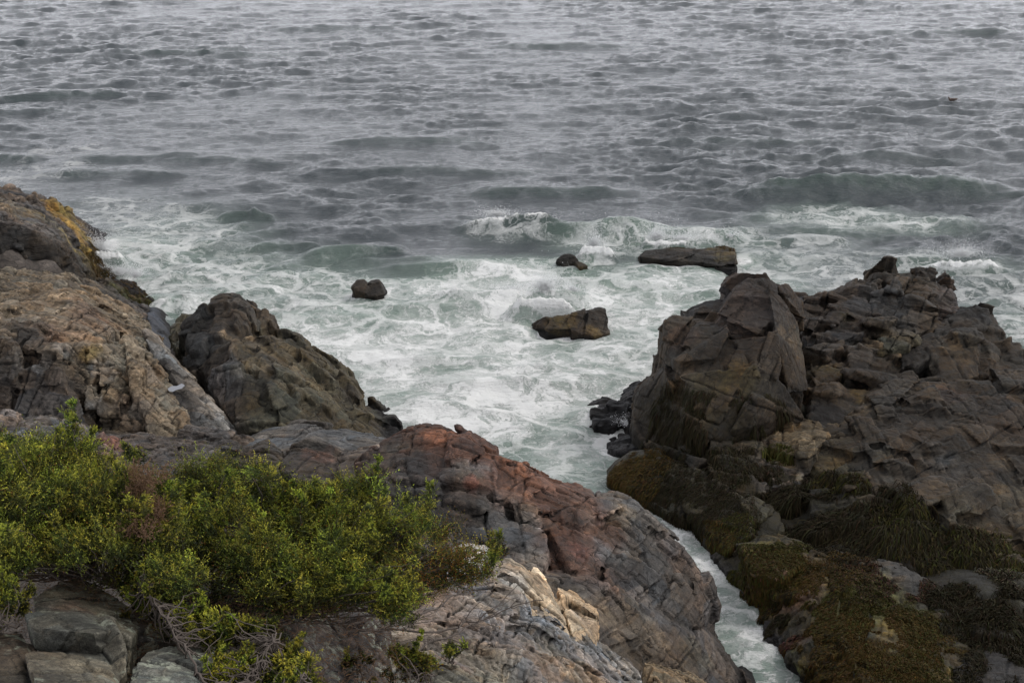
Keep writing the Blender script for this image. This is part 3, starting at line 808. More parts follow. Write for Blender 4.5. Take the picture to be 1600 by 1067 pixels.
outcrop('slab_rock', mat='rockb', k=.3, sat=1.1, label='large dark cracked slab filling the right edge above the hanging seaweed', blocks=[
    ([(1275, 695, 25.9), (1330, 645, 26.9), (1400, 602, 28.2), (1450, 593, 28.5), (1540, 592, 28.7), (1660, 600, 28.5), (1660, 716, 25.3), (1560, 706, 25.4), (1500, 706, 25.3), (1400, 702, 25), (1340, 715, 25)], 2, 3, 'brown'),
    ([(1328, 722, 24.9), (1362, 706, 25.1), (1440, 698, 25.4), (1500, 704, 25.3), (1480, 760, 24), (1470, 828, 22.7), (1352, 800, 23.1), (1325, 770, 23.8)], 1.5, 3, 'brown'),
    ([(1425, 710, 25.2), (1500, 706, 25.2), (1580, 708, 25.2), (1660, 716, 25.2), (1660, 800, 23.4), (1660, 868, 22.3), (1560, 835, 22.6), (1480, 826, 22.6), (1455, 770, 23.8)], 1.5, 3, 'brown'),
    ([(1476, 815, 22.6), (1500, 808, 22.8), (1560, 830, 22.5), (1660, 850, 22.2), (1660, 930, 21.2), (1560, 905, 21.4), (1495, 880, 21.7)], 1, 2, 'tan'),
    ([(1205, 775, 24.5), (1222, 752, 24.9), (1262, 752, 24.9), (1325, 770, 23.9), (1355, 800, 23.1), (1480, 826, 22.5), (1482, 905, 21.4), (1400, 890, 21.6), (1260, 852, 22.9), (1212, 815, 23.8)], 1, 2, 'weed'),
    ([(1206, 775, 24.3), (1222, 755, 24.7), (1250, 760, 24.6), (1255, 800, 23.8), (1240, 840, 23.1), (1212, 820, 23.5)], 1, 2, 'weed'),
    ([(1258, 760, 24.4), (1285, 752, 24.6), (1302, 775, 24), (1298, 830, 22.9), (1262, 840, 22.8)], 1, 2, 'weed'),
    ([(1270, 700, 25.7), (1310, 690, 25.9), (1335, 712, 25.1), (1330, 770, 23.9), (1290, 758, 24.4), (1262, 730, 25)], 1, 2, 'olive'),
], paint=[(1480, 740, 24.7, .7, 'greyl', .4), (1560, 720, 25, .3, 'sand', .3), (1380, 712, 25, .25, 'tan', .7), (1500, 800, 23.2, .6, 'tan', .45), (1360, 780, 23.5, .3, 'tan', .35), (1590, 780, 23.6, .7, 'tan', .5),
          (1430, 650, 26.8, .8, 'dark', .5), (1560, 650, 27, .8, 'purple', .4), (1350, 650, 26.9, .5, 'tan', .35), (1400, 850, 22.4, .8, 'weed', .8), (1560, 880, 21.9, .5, 'tan', .5), (1480, 620, 27.8, .5, 'rustd', .4)],
    vox=.028, cell=(1.1, 1.2, .75), R=(25, 24, 12), amp=(.09, .05), jit=.085, tilt=.045, chip=.6, gap=.04, seed=25, crack=.09, wet=.3, smooth=1,
    weed=[(1460, 860, 22, 1.0, 4200, .6, 'weed'), (1290, 840, 23, .9, 3500, .6, 'weed'), (1540, 890, 21.7, .8, 2400, .5, 'weed'), (1240, 830, 23.3, .7, 2500, .5, 'weed'), (1380, 830, 22.8, 1.3, 5200, .6, 'weed'), (1440, 850, 22.2, .9, 2600, .5, 'moss'), (1235, 800, 24, .8, 3200, .5, 'weed'), (1300, 790, 23.9, 1.0, 4200, .5, 'weed'), (1310, 760, 24.1, .7, 700, .4, 'moss'), (1400, 815, 23, .5, 700, .5, 'moss'),
          (1560, 880, 21.8, .8, 1800, .4, 'moss'), (1620, 890, 21.7, .7, 1500, .4, 'moss')])

outcrop('step_rock', mat='rockb', k=.42, sat=1.1, label='blocky rock with pale flat steps below the pointed crag', blocks=[
    ([(1112, 692, 25.9), (1125, 675, 26.3), (1160, 668, 26.5), (1200, 664, 26.6), (1205, 690, 25.9), (1195, 735, 24.9), (1150, 740, 24.8), (1118, 722, 25.3)], 1, 2, 'brown'),
    ([(1200, 664, 26.7), (1255, 652, 26.9), (1275, 655, 26.8), (1296, 672, 26.3), (1285, 700, 25.6), (1240, 712, 25.3), (1205, 700, 25.7)], 1, 2, 'tan'),
    ([(1243, 692, 25.5), (1255, 682, 25.7), (1270, 682, 25.7), (1275, 705, 25.2), (1262, 722, 24.9), (1246, 716, 25)], .6, 1, 'tan'),
    ([(1196, 728, 25.2), (1215, 725, 25.4), (1256, 727, 25.4), (1262, 738, 25), (1255, 760, 24.5), (1205, 762, 24.4)], .8, 1.5, 'gbrown'),
    ([(1222, 752, 24.9), (1262, 750, 24.9), (1266, 770, 24.4), (1225, 775, 24.3)], .6, 1, 'gbrown'),
    ([(1110, 722, 25.2), (1180, 736, 24.9), (1205, 760, 24.5), (1180, 785, 23.9), (1130, 752, 24.6)], .8, 1.5, 'weed'),
    ([(1282, 660, 27.2), (1300, 648, 27.5), (1334, 642, 27.5), (1325, 690, 26.2), (1290, 700, 25.9)], 1, 2, 'tan'),
    ([(1290, 692, 25.9), (1318, 680, 26.2), (1330, 695, 25.8), (1305, 712, 25.3)], 1, 1.5, 'gbrown'),
], paint=[(1190, 672, 26.3, .2, 'sand', .6), (1225, 662, 26.6, .4, 'sand', .6), (1150, 700, 25.6, .5, 'weed', .5), (1230, 727, 25.4, .25, 'sand', .9), (1245, 752, 24.9, .2, 'sand', .9), (1160, 740, 24.8, .4, 'weed', .8), (1185, 690, 25.9, .2, 'olive', .8), (1240, 715, 25.1, .3, 'weed', .6)],
    vox=.03, cell=(1.0, .9, .6), R=(5, 8, 20), amp=(.11, .06), seed=26, crack=.07, wet=.4, smooth=2,
    weed=[(1150, 725, 25, .8, 1800, .35, 'weed'), (1200, 745, 24.8, .5, 700, .3, 'weed'), (1215, 705, 25.5, .35, 500, .3, 'moss'), (1190, 770, 24.3, .5, 700, .3, 'weed')])

outcrop('weedy_rock', k=.65, sat=0.9, label='low rounded rock covered in golden brown seaweed at the mouth of the channel', blocks=[
    ([(950, 748, 26.1), (962, 728, 26.4), (985, 710, 26.7), (1030, 708, 26.3), (1060, 760, 24.9), (1076, 812, 24), (1024, 784, 25.3)], 1, 1.5, 'weed'),
    ([(1025, 710, 26.2), (1070, 722, 25.6), (1100, 735, 25.1), (1165, 778, 23.8), (1178, 832, 22.9), (1135, 862, 22.7), (1108, 856, 23.2), (1076, 795, 24.2)], 1, 1.5, 'weed'),
    ([(1155, 785, 23.6), (1180, 772, 24), (1215, 785, 23.9), (1225, 825, 23.2), (1185, 838, 23)], .8, 1.5, 'weed'),
], paint=[(965, 740, 26.2, .35, 'gold'), (1000, 735, 26, .4, 'gold', .6), (1070, 850, 22.8, .5, 'gold', .5), (1090, 800, 23.6, .5, 'gold', .3)],
    vox=.03, cell=(1.6, 1.4, 1), R=(5, 10, 30), amp=(.1, .05), jit=.02, gap=0.005, tilt=.015, chip=.15, seed=27, mat='wet', wet=0, smooth=4,
    weed=[(985, 745, 25.9, .9, 4500, 0.17, 'gold'), (1060, 760, 24.8, 1.2, 6300, 0.20, 'weed'), (1080, 840, 23, .8, 2700, 0.10, 'gold'), (1140, 800, 23.5, .9, 3000, 0.15, 'weed'), (1130, 830, 22.9, .7, 1800, 0.15, 'moss')])

outcrop('ledge_rock', k=.85, sat=1, label='flat tidal ledge matted with green and rust coloured seaweed beside the channel', blocks=[
    ([(1110, 871, 23), (1155, 842, 23), (1230, 842, 22.4), (1300, 872, 21.6), (1290, 935, 20.3), (1210, 930, 20.9), (1172, 934, 21.7), (1140, 903, 22.2), (1155, 885, 22.2)], 1, 1.2, 'weed'),
    ([(1176, 940, 21.5), (1230, 915, 21.2), (1300, 880, 21.3), (1400, 920, 20.6), (1480, 960, 19.9), (1520, 1020, 18.8), (1520, 1120, 17), (1350, 1125, 17), (1308, 1078, 18.75), (1245, 1026, 19.65), (1198, 995, 20.25)], 1, 1.2, 'weed'),
    ([(1310, 990, 19.2), (1400, 960, 19.8), (1470, 1010, 18.8), (1500, 1120, 16.8), (1380, 1120, 16.8), (1340, 1060, 18)], 1, 1, 'weed'),
    ([(1160, 858, 22), (1220, 850, 22.1), (1250, 880, 21.4), (1220, 900, 20.9), (1180, 895, 21.2)], .8, 1, 'weed'),
    ([(1300, 860, 22), (1420, 890, 21.2), (1480, 930, 20.4), (1440, 950, 20), (1300, 900, 21)], .8, 1, 'dark'),
], paint=[(1200, 900, 21.2, 1.2, 'gold', .5), (1350, 990, 19.4, 1.4, 'moss', .5), (1420, 1060, 18, 1.2, 'gold', .5), (1180, 860, 21.9, .6, 'moss', .7), (1240, 920, 20.6, .6, 'rustd', .6), (1340, 960, 19.7, .8, 'moss', .7), (1400, 1010, 18.8, .7, 'gold', .7), (1300, 1000, 19, .6, 'gold', .6), (1420, 1050, 18, .6, 'moss', .6), (1250, 980, 19.6, .4, 'rustd', .6)],
    vox=.026, cell=(1.0, .8, .35), R=(-6, 8, 10), amp=(.12, .07), jit=.02, tilt=.015, gap=0.005, chip=.15, seed=28, mat='wet', wet=.2, smooth=3, crack=.03, fine=.05, ragged=.2,
    weed=[(1390, 980, 19.4, .5, 2500, .14, 'gold'), (1300, 860, 22, .6, 1800, .14, 'weed'), (1230, 860, 22, .6, 1800, .14, 'moss'), (1360, 920, 20.8, 1.1, 5000, .16, 'weed'), (1300, 900, 21.3, .8, 3000, .16, 'gold'), (1400, 970, 19.7, .8, 4000, .14, 'moss'), (1220, 960, 20.4, .6, 2000, .14, 'weed'), (1280, 1050, 18.9, .7, 2500, .14, 'weed'), (1180, 870, 21.8, 1.03, 9600, 0.11, 'moss'), (1240, 910, 20.9, 1.03, 8400, 0.11, 'gold'), (1170, 900, 21.6, 0.57, 2160, 0.07, 'rustd'), (1330, 950, 20, 1.15, 12000, 0.10, 'moss'), (1280, 990, 19.3, 1.03, 8400, 0.11, 'gold'), (1400, 1010, 18.9, 1.15, 12000, 0.10, 'gold'),
          (1450, 1050, 18, 1.03, 8400, 0.10, 'moss'), (1330, 1060, 18, 1.03, 8400, 0.11, 'gold'), (1380, 920, 20.7, 0.92, 4320, 0.10, 'rustd'), (1240, 1000, 19.7, 0.46, 1200, 0.07, 'rustd')])

outcrop('weed_boulder', k=.5, sat=0.9, label='rounded boulder thatched with hanging dark seaweed at the right edge', blocks=[
    ([(1460, 940, 20.1), (1470, 915, 20.7), (1500, 900, 21), (1560, 896, 21.2), (1660, 906, 21), (1660, 1020, 18.8), (1580, 1035, 18.4), (1510, 1020, 18.8), (1468, 985, 19.3)], 1, 1.4, 'weed'),
    ([(1510, 905, 20.7), (1560, 900, 20.9), (1600, 940, 20), (1590, 1000, 18.8), (1520, 990, 19)], 1, 1.4, 'weed'),
], vox=.03, cell=(3, 3, 3), amp=(.08, .04), jit=0, tilt=0, gap=0, seed=29, mat='wet', wet=0, smooth=8, crack=0, ragged=.15,
    weed=[(1500, 930, 20.3, .8, 4200, .45, 'weed'), (1570, 930, 20.2, .9, 5200, .5, 'weed'), (1560, 910, 20.7, .6, 900, .4, 'olive'), (1620, 960, 19.7, .8, 2500, .4, 'weed'), (1520, 985, 19.2, .6, 1800, .4, 'weed')])

outcrop('weed_boulder', k=.4, sat=0.9, label='dark seaweed covered boulder in the bottom right corner', blocks=[
    ([(1495, 1050, 18), (1540, 1015, 18.8), (1580, 1000, 19.1), (1660, 1005, 18.9), (1660, 1130, 16.6), (1500, 1130, 16.6)], 1, 1.4, 'dark'),
], vox=.03, cell=(1.5, 1.3, .9), amp=(.1, .05), jit=.02, tilt=.015, gap=0.005, chip=.15, seed=30, mat='wet', wet=0, smooth=5, crack=.03,
    weed=[(1590, 1030, 18.4, .7, 2500, .4, 'weed'), (1530, 1070, 17.6, .6, 1200, .3, 'weed')])

# ---------------- rocks standing in the sea
SG = 'rocks standing in the surf'
outcrop('sea_rock', k=.24, sat=.9, label='small dark brown rock alone in the foam left of centre', blocks=[
    ([(568, 440, 39.5), (577, 431, 39.7), (589, 430, 39.8), (594, 436, 39.7), (602, 452, 39.3), (590, 456, 39.1), (570, 454, 39.2)], .5, 1, 'brown'),
    ([(551, 443, 39.5), (558, 435, 39.7), (568, 433, 39.7), (576, 442, 39.5), (574, 454, 39.2), (555, 448, 39.3)], .4, 1, 'brown'),
], vox=.028, cell=(.9, .9, .7), amp=(.08, .05), jit=.025, tilt=.03, chip=.5, gap=.004, seed=31, mat='wet', wet=.15, group=SG)
outcrop('sea_rock', k=.24, sat=.9, label='smallest brown rock tip awash beside the white spray, left of the long flat rock', blocks=[
    ([(867, 401, 42.9), (876, 393, 43.1), (888, 390, 43.2), (898, 396, 43), (903, 404, 42.7), (880, 405, 42.7)], .6, 1, 'brown'),
    ([(896, 402, 42.8), (908, 404, 42.8), (918, 411, 42.4), (905, 414, 42.3)], .5, 1, 'gold'),
], paint=[(878, 400, 43.8, .4, 'gold', .8)], vox=.028, cell=(.9, .9, .7), amp=(.1, .05), jit=.025, tilt=.03, chip=.5, gap=.004, seed=32, mat='wet', wet=.1, group=SG)
outcrop('sea_rock', k=.24, sat=.9, label='long low flat topped rock with golden weed at its right end', blocks=[
    ([(1001, 398, 43.2), (1010, 389, 43.6), (1040, 385, 43.8), (1062, 383, 43.8), (1110, 384, 43.6), (1112, 408, 42.7), (1050, 404, 42.8)], .8, 1.2, 'brown'),
    ([(1075, 387, 43.6), (1105, 381, 43.8), (1136, 378, 43.9), (1146, 384, 43.7), (1153, 417, 42.3), (1128, 414, 42.4), (1100, 406, 42.7)], .8, 1.2, 'brown'),
], paint=[(1144, 398, 43.2, .6, 'ochre', .7), (1050, 384, 43.8, .5, 'gold', .6), (1120, 380, 43.9, .5, 'ochre', .5)], vox=.028, cell=(1.6, 1.2, .7), amp=(.08,.04), jit=.025, tilt=.03, chip=.5, gap=.004, seed=33, mat='wet', wet=.18, group=SG,
    weed=[(1145, 395, 44, .6, 500, .25, 'gold'), (1060, 386, 44.8, .7, 300, .2, 'gold')])
outcrop('sea_rock', k=.24, sat=.9, label='blocky dark rock with a low golden brown tail in the middle of the foam', blocks=[
    ([(884, 490, 36.4), (898, 481, 36.6), (918, 476, 36.8), (936, 474, 36.9), (947, 477, 36.7), (949, 514, 35.9), (925, 520, 35.7), (890, 510, 35.9)], .9, 1.2, 'brown'),
    ([(834, 500, 36.4), (842, 493, 36.5), (852, 489, 36.6), (864, 495, 36.4), (878, 491, 36.5), (888, 489, 36.6), (890, 508, 36), (860, 508, 36)], .7, 1.2, 'brown'),
], paint=[(885, 492, 36.5, .4, 'ochre', .8), (865, 498, 36.4, .4, 'ochre', .6), (925, 514, 35.9, .3, 'ochre', .6)], vox=.028, cell=(.9, .9, .8), amp=(.07, .045), jit=.025, tilt=.03, chip=.5, gap=.004, seed=34, mat='wet', wet=.15, group=SG)


# ------------------------------------------------------------------ ground under the rocks
def build_ground():
    gp = np.array(GROUND_PTS)
    gp = gp[gp[:, 2] > -1]
    wat = []
    for q in [(300, 420), (400, 500), (500, 520), (620, 600), (640, 640), (700, 640), (800, 700), (880, 740), (940, 765), (900, 650), (980, 590), (1000, 500), (1040, 450), (1200, 415), (1350, 425), (1480, 405), (1560, 450), (1650, 520),
              (1000, 772), (1110, 900), (1130, 930), (1150, 980), (1200, 1040), (1240, 1060), (200, 400), (250, 440), (180, 360), (120, 320), (50, 270), (-50, 270), (-150, 270), (600, 420), (900, 460), (1150, 405), (1300, 405)]:
        wat.append(sea(q[0], q[1], -1.5))
    wat = np.array(wat)
    own = []
    for (x, y, z) in [(0, 0, 10.3), (-4, 1, 10), (4, 1, 9.6), (0, 4, 8.6), (-4, 5, 8.6), (3, 5, 7.6), (-3, 7.5, 7.1), (0, 8, 6.4), (-4, 9, 6.8), (-6, 10, 6.8), (-2, 10, 5.7), (-3, 11.5, 5.4), (-6, 12, 5.6), (1, 11, 4.6), (3, 9, 5),
                      (-5, 14, 4.4), (-2, 14, 4), (-7, 16, 3.6), (-3, 17, 2.6), (-6, 19, 2.2), (-10, 18, 3.4), (6, 8, 4.4), (8, 12, 1.8), (6, 14, 1), (12, 14, 1.6), (10, 17, .2), (14, 20, .6)]:
        own.append((x, y, z))
    own = np.array(own, float)
    gp[:, 2] -= 0.75
    P = np.concatenate([gp, wat, own])
    xs = np.linspace(-26, 26, 261)
    ys = np.linspace(-3, 62, 326)
    X, Y = np.meshgrid(xs, ys)
    q = np.stack([X.ravel(), Y.ravel()], 1)
    num = np.zeros(len(q))
    den = np.zeros(len(q))
    for p in P:
        d2 = ((q - p[:2]) ** 2).sum(1) + 0.02
        w = 1 / d2 ** 2
        num += w * p[2]
        den += w
    z = num / den
    WP = [(-1500, 200), (2600, 200), (2600, 900), (1640, 760), (1500, 640), (1260, 600), (1150, 560), (1050, 510), (1010, 620), (925, 660), (960, 700), (985, 775), (1060, 835), (1110, 875), (1150, 905), (1200, 970), (1300, 1060), (1340, 1120),
          (1180, 1120), (1140, 1000), (1100, 940), (1000, 880), (900, 860), (700, 830), (620, 760), (600, 690), (550, 650), (480, 590), (420, 540), (300, 520), (250, 510), (170, 440), (120, 380), (-100, 330), (-1500, 330)]
    W3 = np.array([sea(*w_)[:2] for w_ in WP])
    ins = np.zeros(len(q), bool)
    dm = np.full(len(q), 1e9)
    for i in range(len(W3)):
        a, b = W3[i - 1], W3[i]
        c1 = (a[1] > q[:, 1]) != (b[1] > q[:, 1])
        with np.errstate(divide='ignore', invalid='ignore'):
            xi = (b[0] - a[0]) * (q[:, 1] - a[1]) / (b[1] - a[1] + 1e-9) + a[0]
        ins ^= c1 & (q[:, 0] < xi)
        ab = b - a
        t = np.clip(((q - a) @ ab) / (ab @ ab), 0, 1)
        dm = np.minimum(dm, np.hypot(*(q - a - t[:, None] * ab).T))
    sdv = np.where(ins, -dm, dm)
    z = np.minimum(z, -0.9 + np.clip(sdv + .2, -0.8, 3) * 1.6)
    far = sstep(46, 52, q[:, 1])
    z = z * (1 - far) - 1.6 * far
    p3 = np.stack([q[:, 0], q[:, 1], z], 1).astype(F32)
    p3[:, 2] += 0.16 * fbm(p3, 0.8, 5, 3, .6)
    ny, nx = X.shape
    i = np.arange(ny * nx).reshape(ny, nx)
    f = np.stack([i[:-1, :-1].ravel(), i[:-1, 1:].ravel(), i[1:, 1:].ravel(), i[1:, :-1].ravel()], 1)
    n = fbm(p3, 1.1, 4, 8)
    col = np.where((p3[:, 1] < 13)[:, None], np.array([(.085, .055, .035)], F32), np.array([(.05, .042, .036)], F32)) * (1 + .4 * n[:, None])
    col *= (1 - .6 * sstep(.9, .2, p3[:, 2]))[:, None]
    rt = sstep(1.5, 4, p3[:, 0]) * sstep(14, 17, p3[:, 1])
    col = col * (1 - rt[:, None]) + rt[:, None] * np.array([(.014, .012, .007)], F32)
    tag(np_mesh('ground', p3, f, M['rock'], col=col), 'brown earth and rubble under the rocks', kind='structure')


build_ground()


# ------------------------------------------------------------------ sea
def ocean_tile(L, n, wind, wdir, lo, hi, seed, spread=2):
    rs = np.random.RandomState(seed)
    k1 = np.fft.fftfreq(n, L / n) * 2 * np.pi
    KX, KY = np.meshgrid(k1, k1)
    K = np.sqrt(KX ** 2 + KY ** 2)
    K[0, 0] = 1e9
    Lp = wind ** 2 / 9.81
    Ph = np.exp(-1 / (K * Lp) ** 2) / K ** 4
    c = (KX * math.cos(wdir) + KY * math.sin(wdir)) / K
    Ph *= np.abs(c) ** spread * np.where(c < 0, 0.15, 1) * 0.9 + 0.1
    lam = 2 * np.pi / K
    Ph *= (lam > lo) & (lam < hi)
    Ph[0, 0] = 0
    A = (rs.randn(n, n) + 1j * rs.randn(n, n)) * np.sqrt(Ph)
    h = np.fft.ifft2(A).real
    dx = np.fft.ifft2(1j * KX / K * A).real
    dy = np.fft.ifft2(1j * KY / K * A).real
    s = 1 / h.std()
    return (h * s).astype(F32), (dx * s).astype(F32), (dy * s).astype(F32)


def samp(tile, L, x, y):
    n = tile.shape[0]
    u = (x / L * n)
    v = (y / L * n)
    i = np.floor(u).astype(int)
    j = np.floor(v).astype(int)
    fu = u - i
    fv = v - j
    i0, i1, j0, j1 = i % n, (i + 1) % n, j % n, (j + 1) % n
    return (tile[j0, i0] * (1 - fu) + tile[j0, i1] * fu) * (1 - fv) + (tile[j1, i0] * (1 - fu) + tile[j1, i1] * fu) * fv


def build_sea():
    # rows: evenly spread over the view near the shore, then out to the horizon
    v = np.linspace(1180, -30, 1250)
    t = np.array([sea(800, q)[1] for q in v])
    far = np.geomspace(t[-1] * 1.01, 9000, 160)
    Yr = np.concatenate([[13.5, 15, 16, 16.8], t[t > 17], far])
    a = np.concatenate([np.linspace(-.9, -.4, 60)[:-1], np.linspace(-.4, .4, 960), np.linspace(.4, .9, 60)[1:]])
    A, Y = np.meshgrid(a, Yr)
    X = A * (Y * 1.0 + 2)
    x = X.ravel().astype(F32)
    y = Y.ravel().astype(F32)
    wd = math.radians(-78)
    T1 = ocean_tile(83.0, 1024, 2.8, wd, 1.2, 10, 3, 3)
    T2 = ocean_tile(23.0, 1024, 4.0, wd + .35, .25, 1.7, 4, 3)
    T3 = ocean_tile(7.3, 512, 3.0, wd - .5, .05, 1.1, 6, 1)
    ca, sa = math.cos(.5), math.sin(.5)
    x2, y2 = x * ca - y * sa, x * sa + y * ca
    shore = sstep(62, 38, y)                       # chop dies towards the cove
    am1 = 0.060 * (1 - .1 * shore)
    am2 = 0.017 * (1 + .1 * shore) * (1 + .5 * fbm(np.stack([x * .25, y * .12, x * 0], 1).astype(F32), 1.0, 3, 93))
    am3 = 0.006
    fade = 1 / (1 + (y / 600) ** 2)
    gust = 1 + .9 * fbm(np.stack([x * .11, y * .06, x * 0], 1).astype(F32), 1.0, 4, 90)
    gust = np.clip(gust, .6, 1.5)
    z = (am1 * samp(T1[0], 83, x, y) * gust + am2 * samp(T2[0], 23, x2, y2) * gust + am3 * samp(T3[0], 7.3, x, y)) * fade
    dx = (am1 * samp(T1[1], 83, x, y) + .55 * am2 * (samp(T2[1], 23, x2, y2) * ca + samp(T2[2], 23, x2, y2) * sa)) * fade
    dy = (am1 * samp(T1[2], 83, x, y) + .55 * am2 * (-samp(T2[1], 23, x2, y2) * sa + samp(T2[2], 23, x2, y2) * ca)) * fade
    z = z + .3 * np.clip(z, 0, .5) ** 2      # peaked crests, flat troughs
    p2 = np.stack([x, y, x * 0], 1).astype(F32)
    nA = fbm(p2, .35, 4, 20, .55)
    nB = fbm(p2, 1.3, 4, 24, .6)
    foam = np.zeros_like(x)
    green = np.zeros_like(x)
    hard = np.zeros_like(x)
    # single swells and breakers: photo px,py, half length m, height m, depth m, tilt, crest foam, spill foam in front
    waves = [(1370, 283, 5.2, .62, 1.3, .02, .12, 0), (1560, 296, 2.5, .25, .9, .05, 0, 0), (1240, 300, 2.2, .25, .9, -.05, 0, 0), (905, 352, 2.9, .6, .9, .0, .25, .2), (1040, 362, 2.6, .42, .8, -.05, .45, .5),
             (800, 350, 1.7, .42, .5, -.15, .75, .55), (560, 385, 1.7, .45, .8, .06, 0, 0), (440, 378, 1.2, .25, .6, 0, 0, 0), (372, 330, .8, .32, .45, .0, .05, 0), (410, 331, .5, .3, .4, 0, .05, 0), (90, 143, 3.6, .5, 1.5, .02, 0, 0),
             (300, 75, 4.5, .45, 1.8, .02, 0, 0), (400, 82, 3, .35, 1.6, 0, 0, 0), (850, 294, 3.2, .35, 1.0, .03, 0, 0), (8, 238, 1.6, .5, .8, -.15, .15, .1), (700, 262, 4, .3, 1.2, .04, 0, 0), (170, 265, 3, .3, 1, .03, 0, 0),
             (1500, 412, 1.5, .45, .4, .0, 1.1, .6), (850, 474, 1.0, .75, .35, .0, 1.2, .7), (932, 394, .7, .45, .3, 0, 1.2, .6), (1040, 379, .9, .4, .3, 0, 1.0, .5), (160, 400, .8, .7, .5, 0, 1.1, .8), (1440, 400, 1.2, .32, .6, .1, .2, .3), (1300, 355, 3.2, .18, .7, 0, 0, 0), (1200, 372, 3, .2, .6, .03, .15, .2), (880, 66, 5, .5, 2, 0, 0, 0), (700, 415, 2.5, .22, .6, 0, 0, 0), (790, 462, 2.6, .42, .55, .0, .8, .9),
             (700, 480, 2, .25, .5, .04, .5, .5), (930, 440, 2.6, .25, .6, -.04, .3, .5), (600, 405, 2, .2, .6, 0, 0, 0), (1060, 455, 1.6, .2, .5, 0, .3, .4), (640, 215, 4, .35, 1.4, 0, .05, 0), (220, 240, 3, .3, 1.1, 0, .12, .1), (340, 245, 2.6, .3, 1.1, 0, .15, .1),
             (460, 580, 2, .14, .5, .1, .3, .3), (800, 600, 1.8, .14, .4, 0, .3, .3), (760, 690, 1.0, .14, .35, .1, .5, .4), (680, 560, 1.8, .14, .4, 0, .3, .3), (1540, 440, 2, .15, .6, 0, 0, 0), (1380, 240, 4, .25, 1.3, 0, 0, 0), (1170, 215, 4, .3, 1.4, 0, 0, 0), (1480, 45, 6, .5, 2.2, 0, 0, 0), (60, 170, 3, .25, 1.3, 0, 0, 0), (520, 40, 5, .4, 2, 0, 0, 0)]
    z0 = z.copy()
    calm = np.zeros_like(x)
    for (px, py, hl, h, w, tl, cf, sf) in waves:
        c = sea(px, py, h * .6)
        u = (x - c[0]) / hl
        vv = (y - c[1] - tl * (x - c[0]) - .35 * w * nA * 1.0 - .06 * w * nB) / w
        env = np.exp(-u ** 4 * .8) * (1 + .10 * nB) * sstep(1.35, .7, np.abs(u) + .2 * nA)
        prof = np.where(vv < 0, np.exp(-(vv / .42) ** 2), np.exp(-(vv / 1.25) ** 2))
        h *= .8 if py > 270 else .45
        z += h * env * prof * (1 - .25 * np.clip(nA, -1, 1))
        z -= .18 * h * env * np.exp(-((vv + 1.1) / .6) ** 2)
        green = np.maximum(green, env * np.exp(-((vv + .18) / .5) ** 2) * min(1, h * 2) * (.6 + .4 * nB))
        if cf:
            cl = sstep(-.15, .35, nB + .3 * nA + cf - .6)
            foam = np.maximum(foam, cf * env * np.exp(-((vv + .02) / .3) ** 2) * (.35 + cl))
            hard = np.maximum(hard, cf * env * np.exp(-((vv + .05) / .25) ** 2) * cl)
        if sf:
            foam = np.maximum(foam, sf * env * np.exp(-((vv + 1.0) / 1.1) ** 2) * .9)
    z = z - z0 * .3 * np.clip(green, 0, 1)
    # foam fields: px,py,rx,rz(depth) metres, strength
    F = [(560, 560, 4.4, 6.2, .82), (700, 520, 5.5, 5.5, .78), (720, 650, 3.6, 3.6, .9), (840, 600, 4, 4.5, .85), (880, 700, 2.2, 2.6, .75), (960, 560, 3, 5, .72), (420, 470, 4.5, 4.2, .66), (300, 440, 3.3, 4.0, .6), (210, 400, 2.8, 4.0, .62), (230, 345, 3.4, 3.6, .38), (170, 330, 2.4, 3.4, .36),
         (950, 470, 4, 3.5, .8), (1080, 440, 4, 2.6, .72), (1150, 420, 3, 2.4, .55), (820, 440, 4.4, 2.6, .78), (690, 450, 4.2, 1.6, .8), (620, 445, 3, 1.2, .5), (1280, 425, 3.5, 2.4, .42), (1400, 410, 3, 1.4, .38), (1500, 418, 2.2, 1.2, .5), (1560, 470, 2.6, 4, .40), (1590, 520, 1.6, 3, .55),
         (1350, 345, 3.8, 2.0, .56), (1420, 352, 2.6, 1.4, .54), (1280, 335, 2, 1.2, .42), (1310, 325, 2.2, 1.0, .5), (960, 380, 2.4, 2.2, .55), (1060, 375, 3, 1.6, .6), (1120, 372, 2, 1.5, .45), (790, 362, 1.6, 2.2, .35), (640, 400, 3, 2.6, .15), (1200, 380, 3, 2, .42),
         (1110, 890, .9, 1.2, .75), (1060, 850, 1, 1.4, .8), (1150, 945, 1.2, 1.6, .7), (1180, 1000, 1.2, 1.4, .75), (1230, 1050, 1, 1, .6), (1020, 800, .9, 1.4, .65), (960, 680, 1.0, 2.2, .9), (1000, 720, .7, 1, .9), (985, 655, 1.0, 1.4, .95), (900, 620, 2.2, 3, .75), (930, 745, 1.0, 1.2, .35), (60, 270, 3, 4, .3), (90, 235, 3, 3, .25),
         (1000, 610, 1.6, 2, .8), (600, 640, 1.4, 2, .8), (520, 600, 1.8, 2.4, .8), (1330, 440, 3, 2, .4), (740, 700, 1.6, 1.6, .55), (870, 735, 1.6, 1.4, .4), (330, 230, 3, 2.5, .12), (260, 370, 3, 4, .5), (155, 390, 1.2, 1.8, 1.0), (190, 440, 1, 1.5, .8), (240, 480, 1, 1.2, .75), (577, 458, 1.3, .9, .9), (560, 440, 1, .8, .6), (1075, 414, 2.6, .8, .9), (893, 518, 1.8, .8, .95), (892, 410, 1, .7, .85), (1160, 410, .8, .8, .8), (955, 500, .8, 1.2, .8)]
    lvl = np.zeros_like(x)
    pale = np.zeros_like(x)
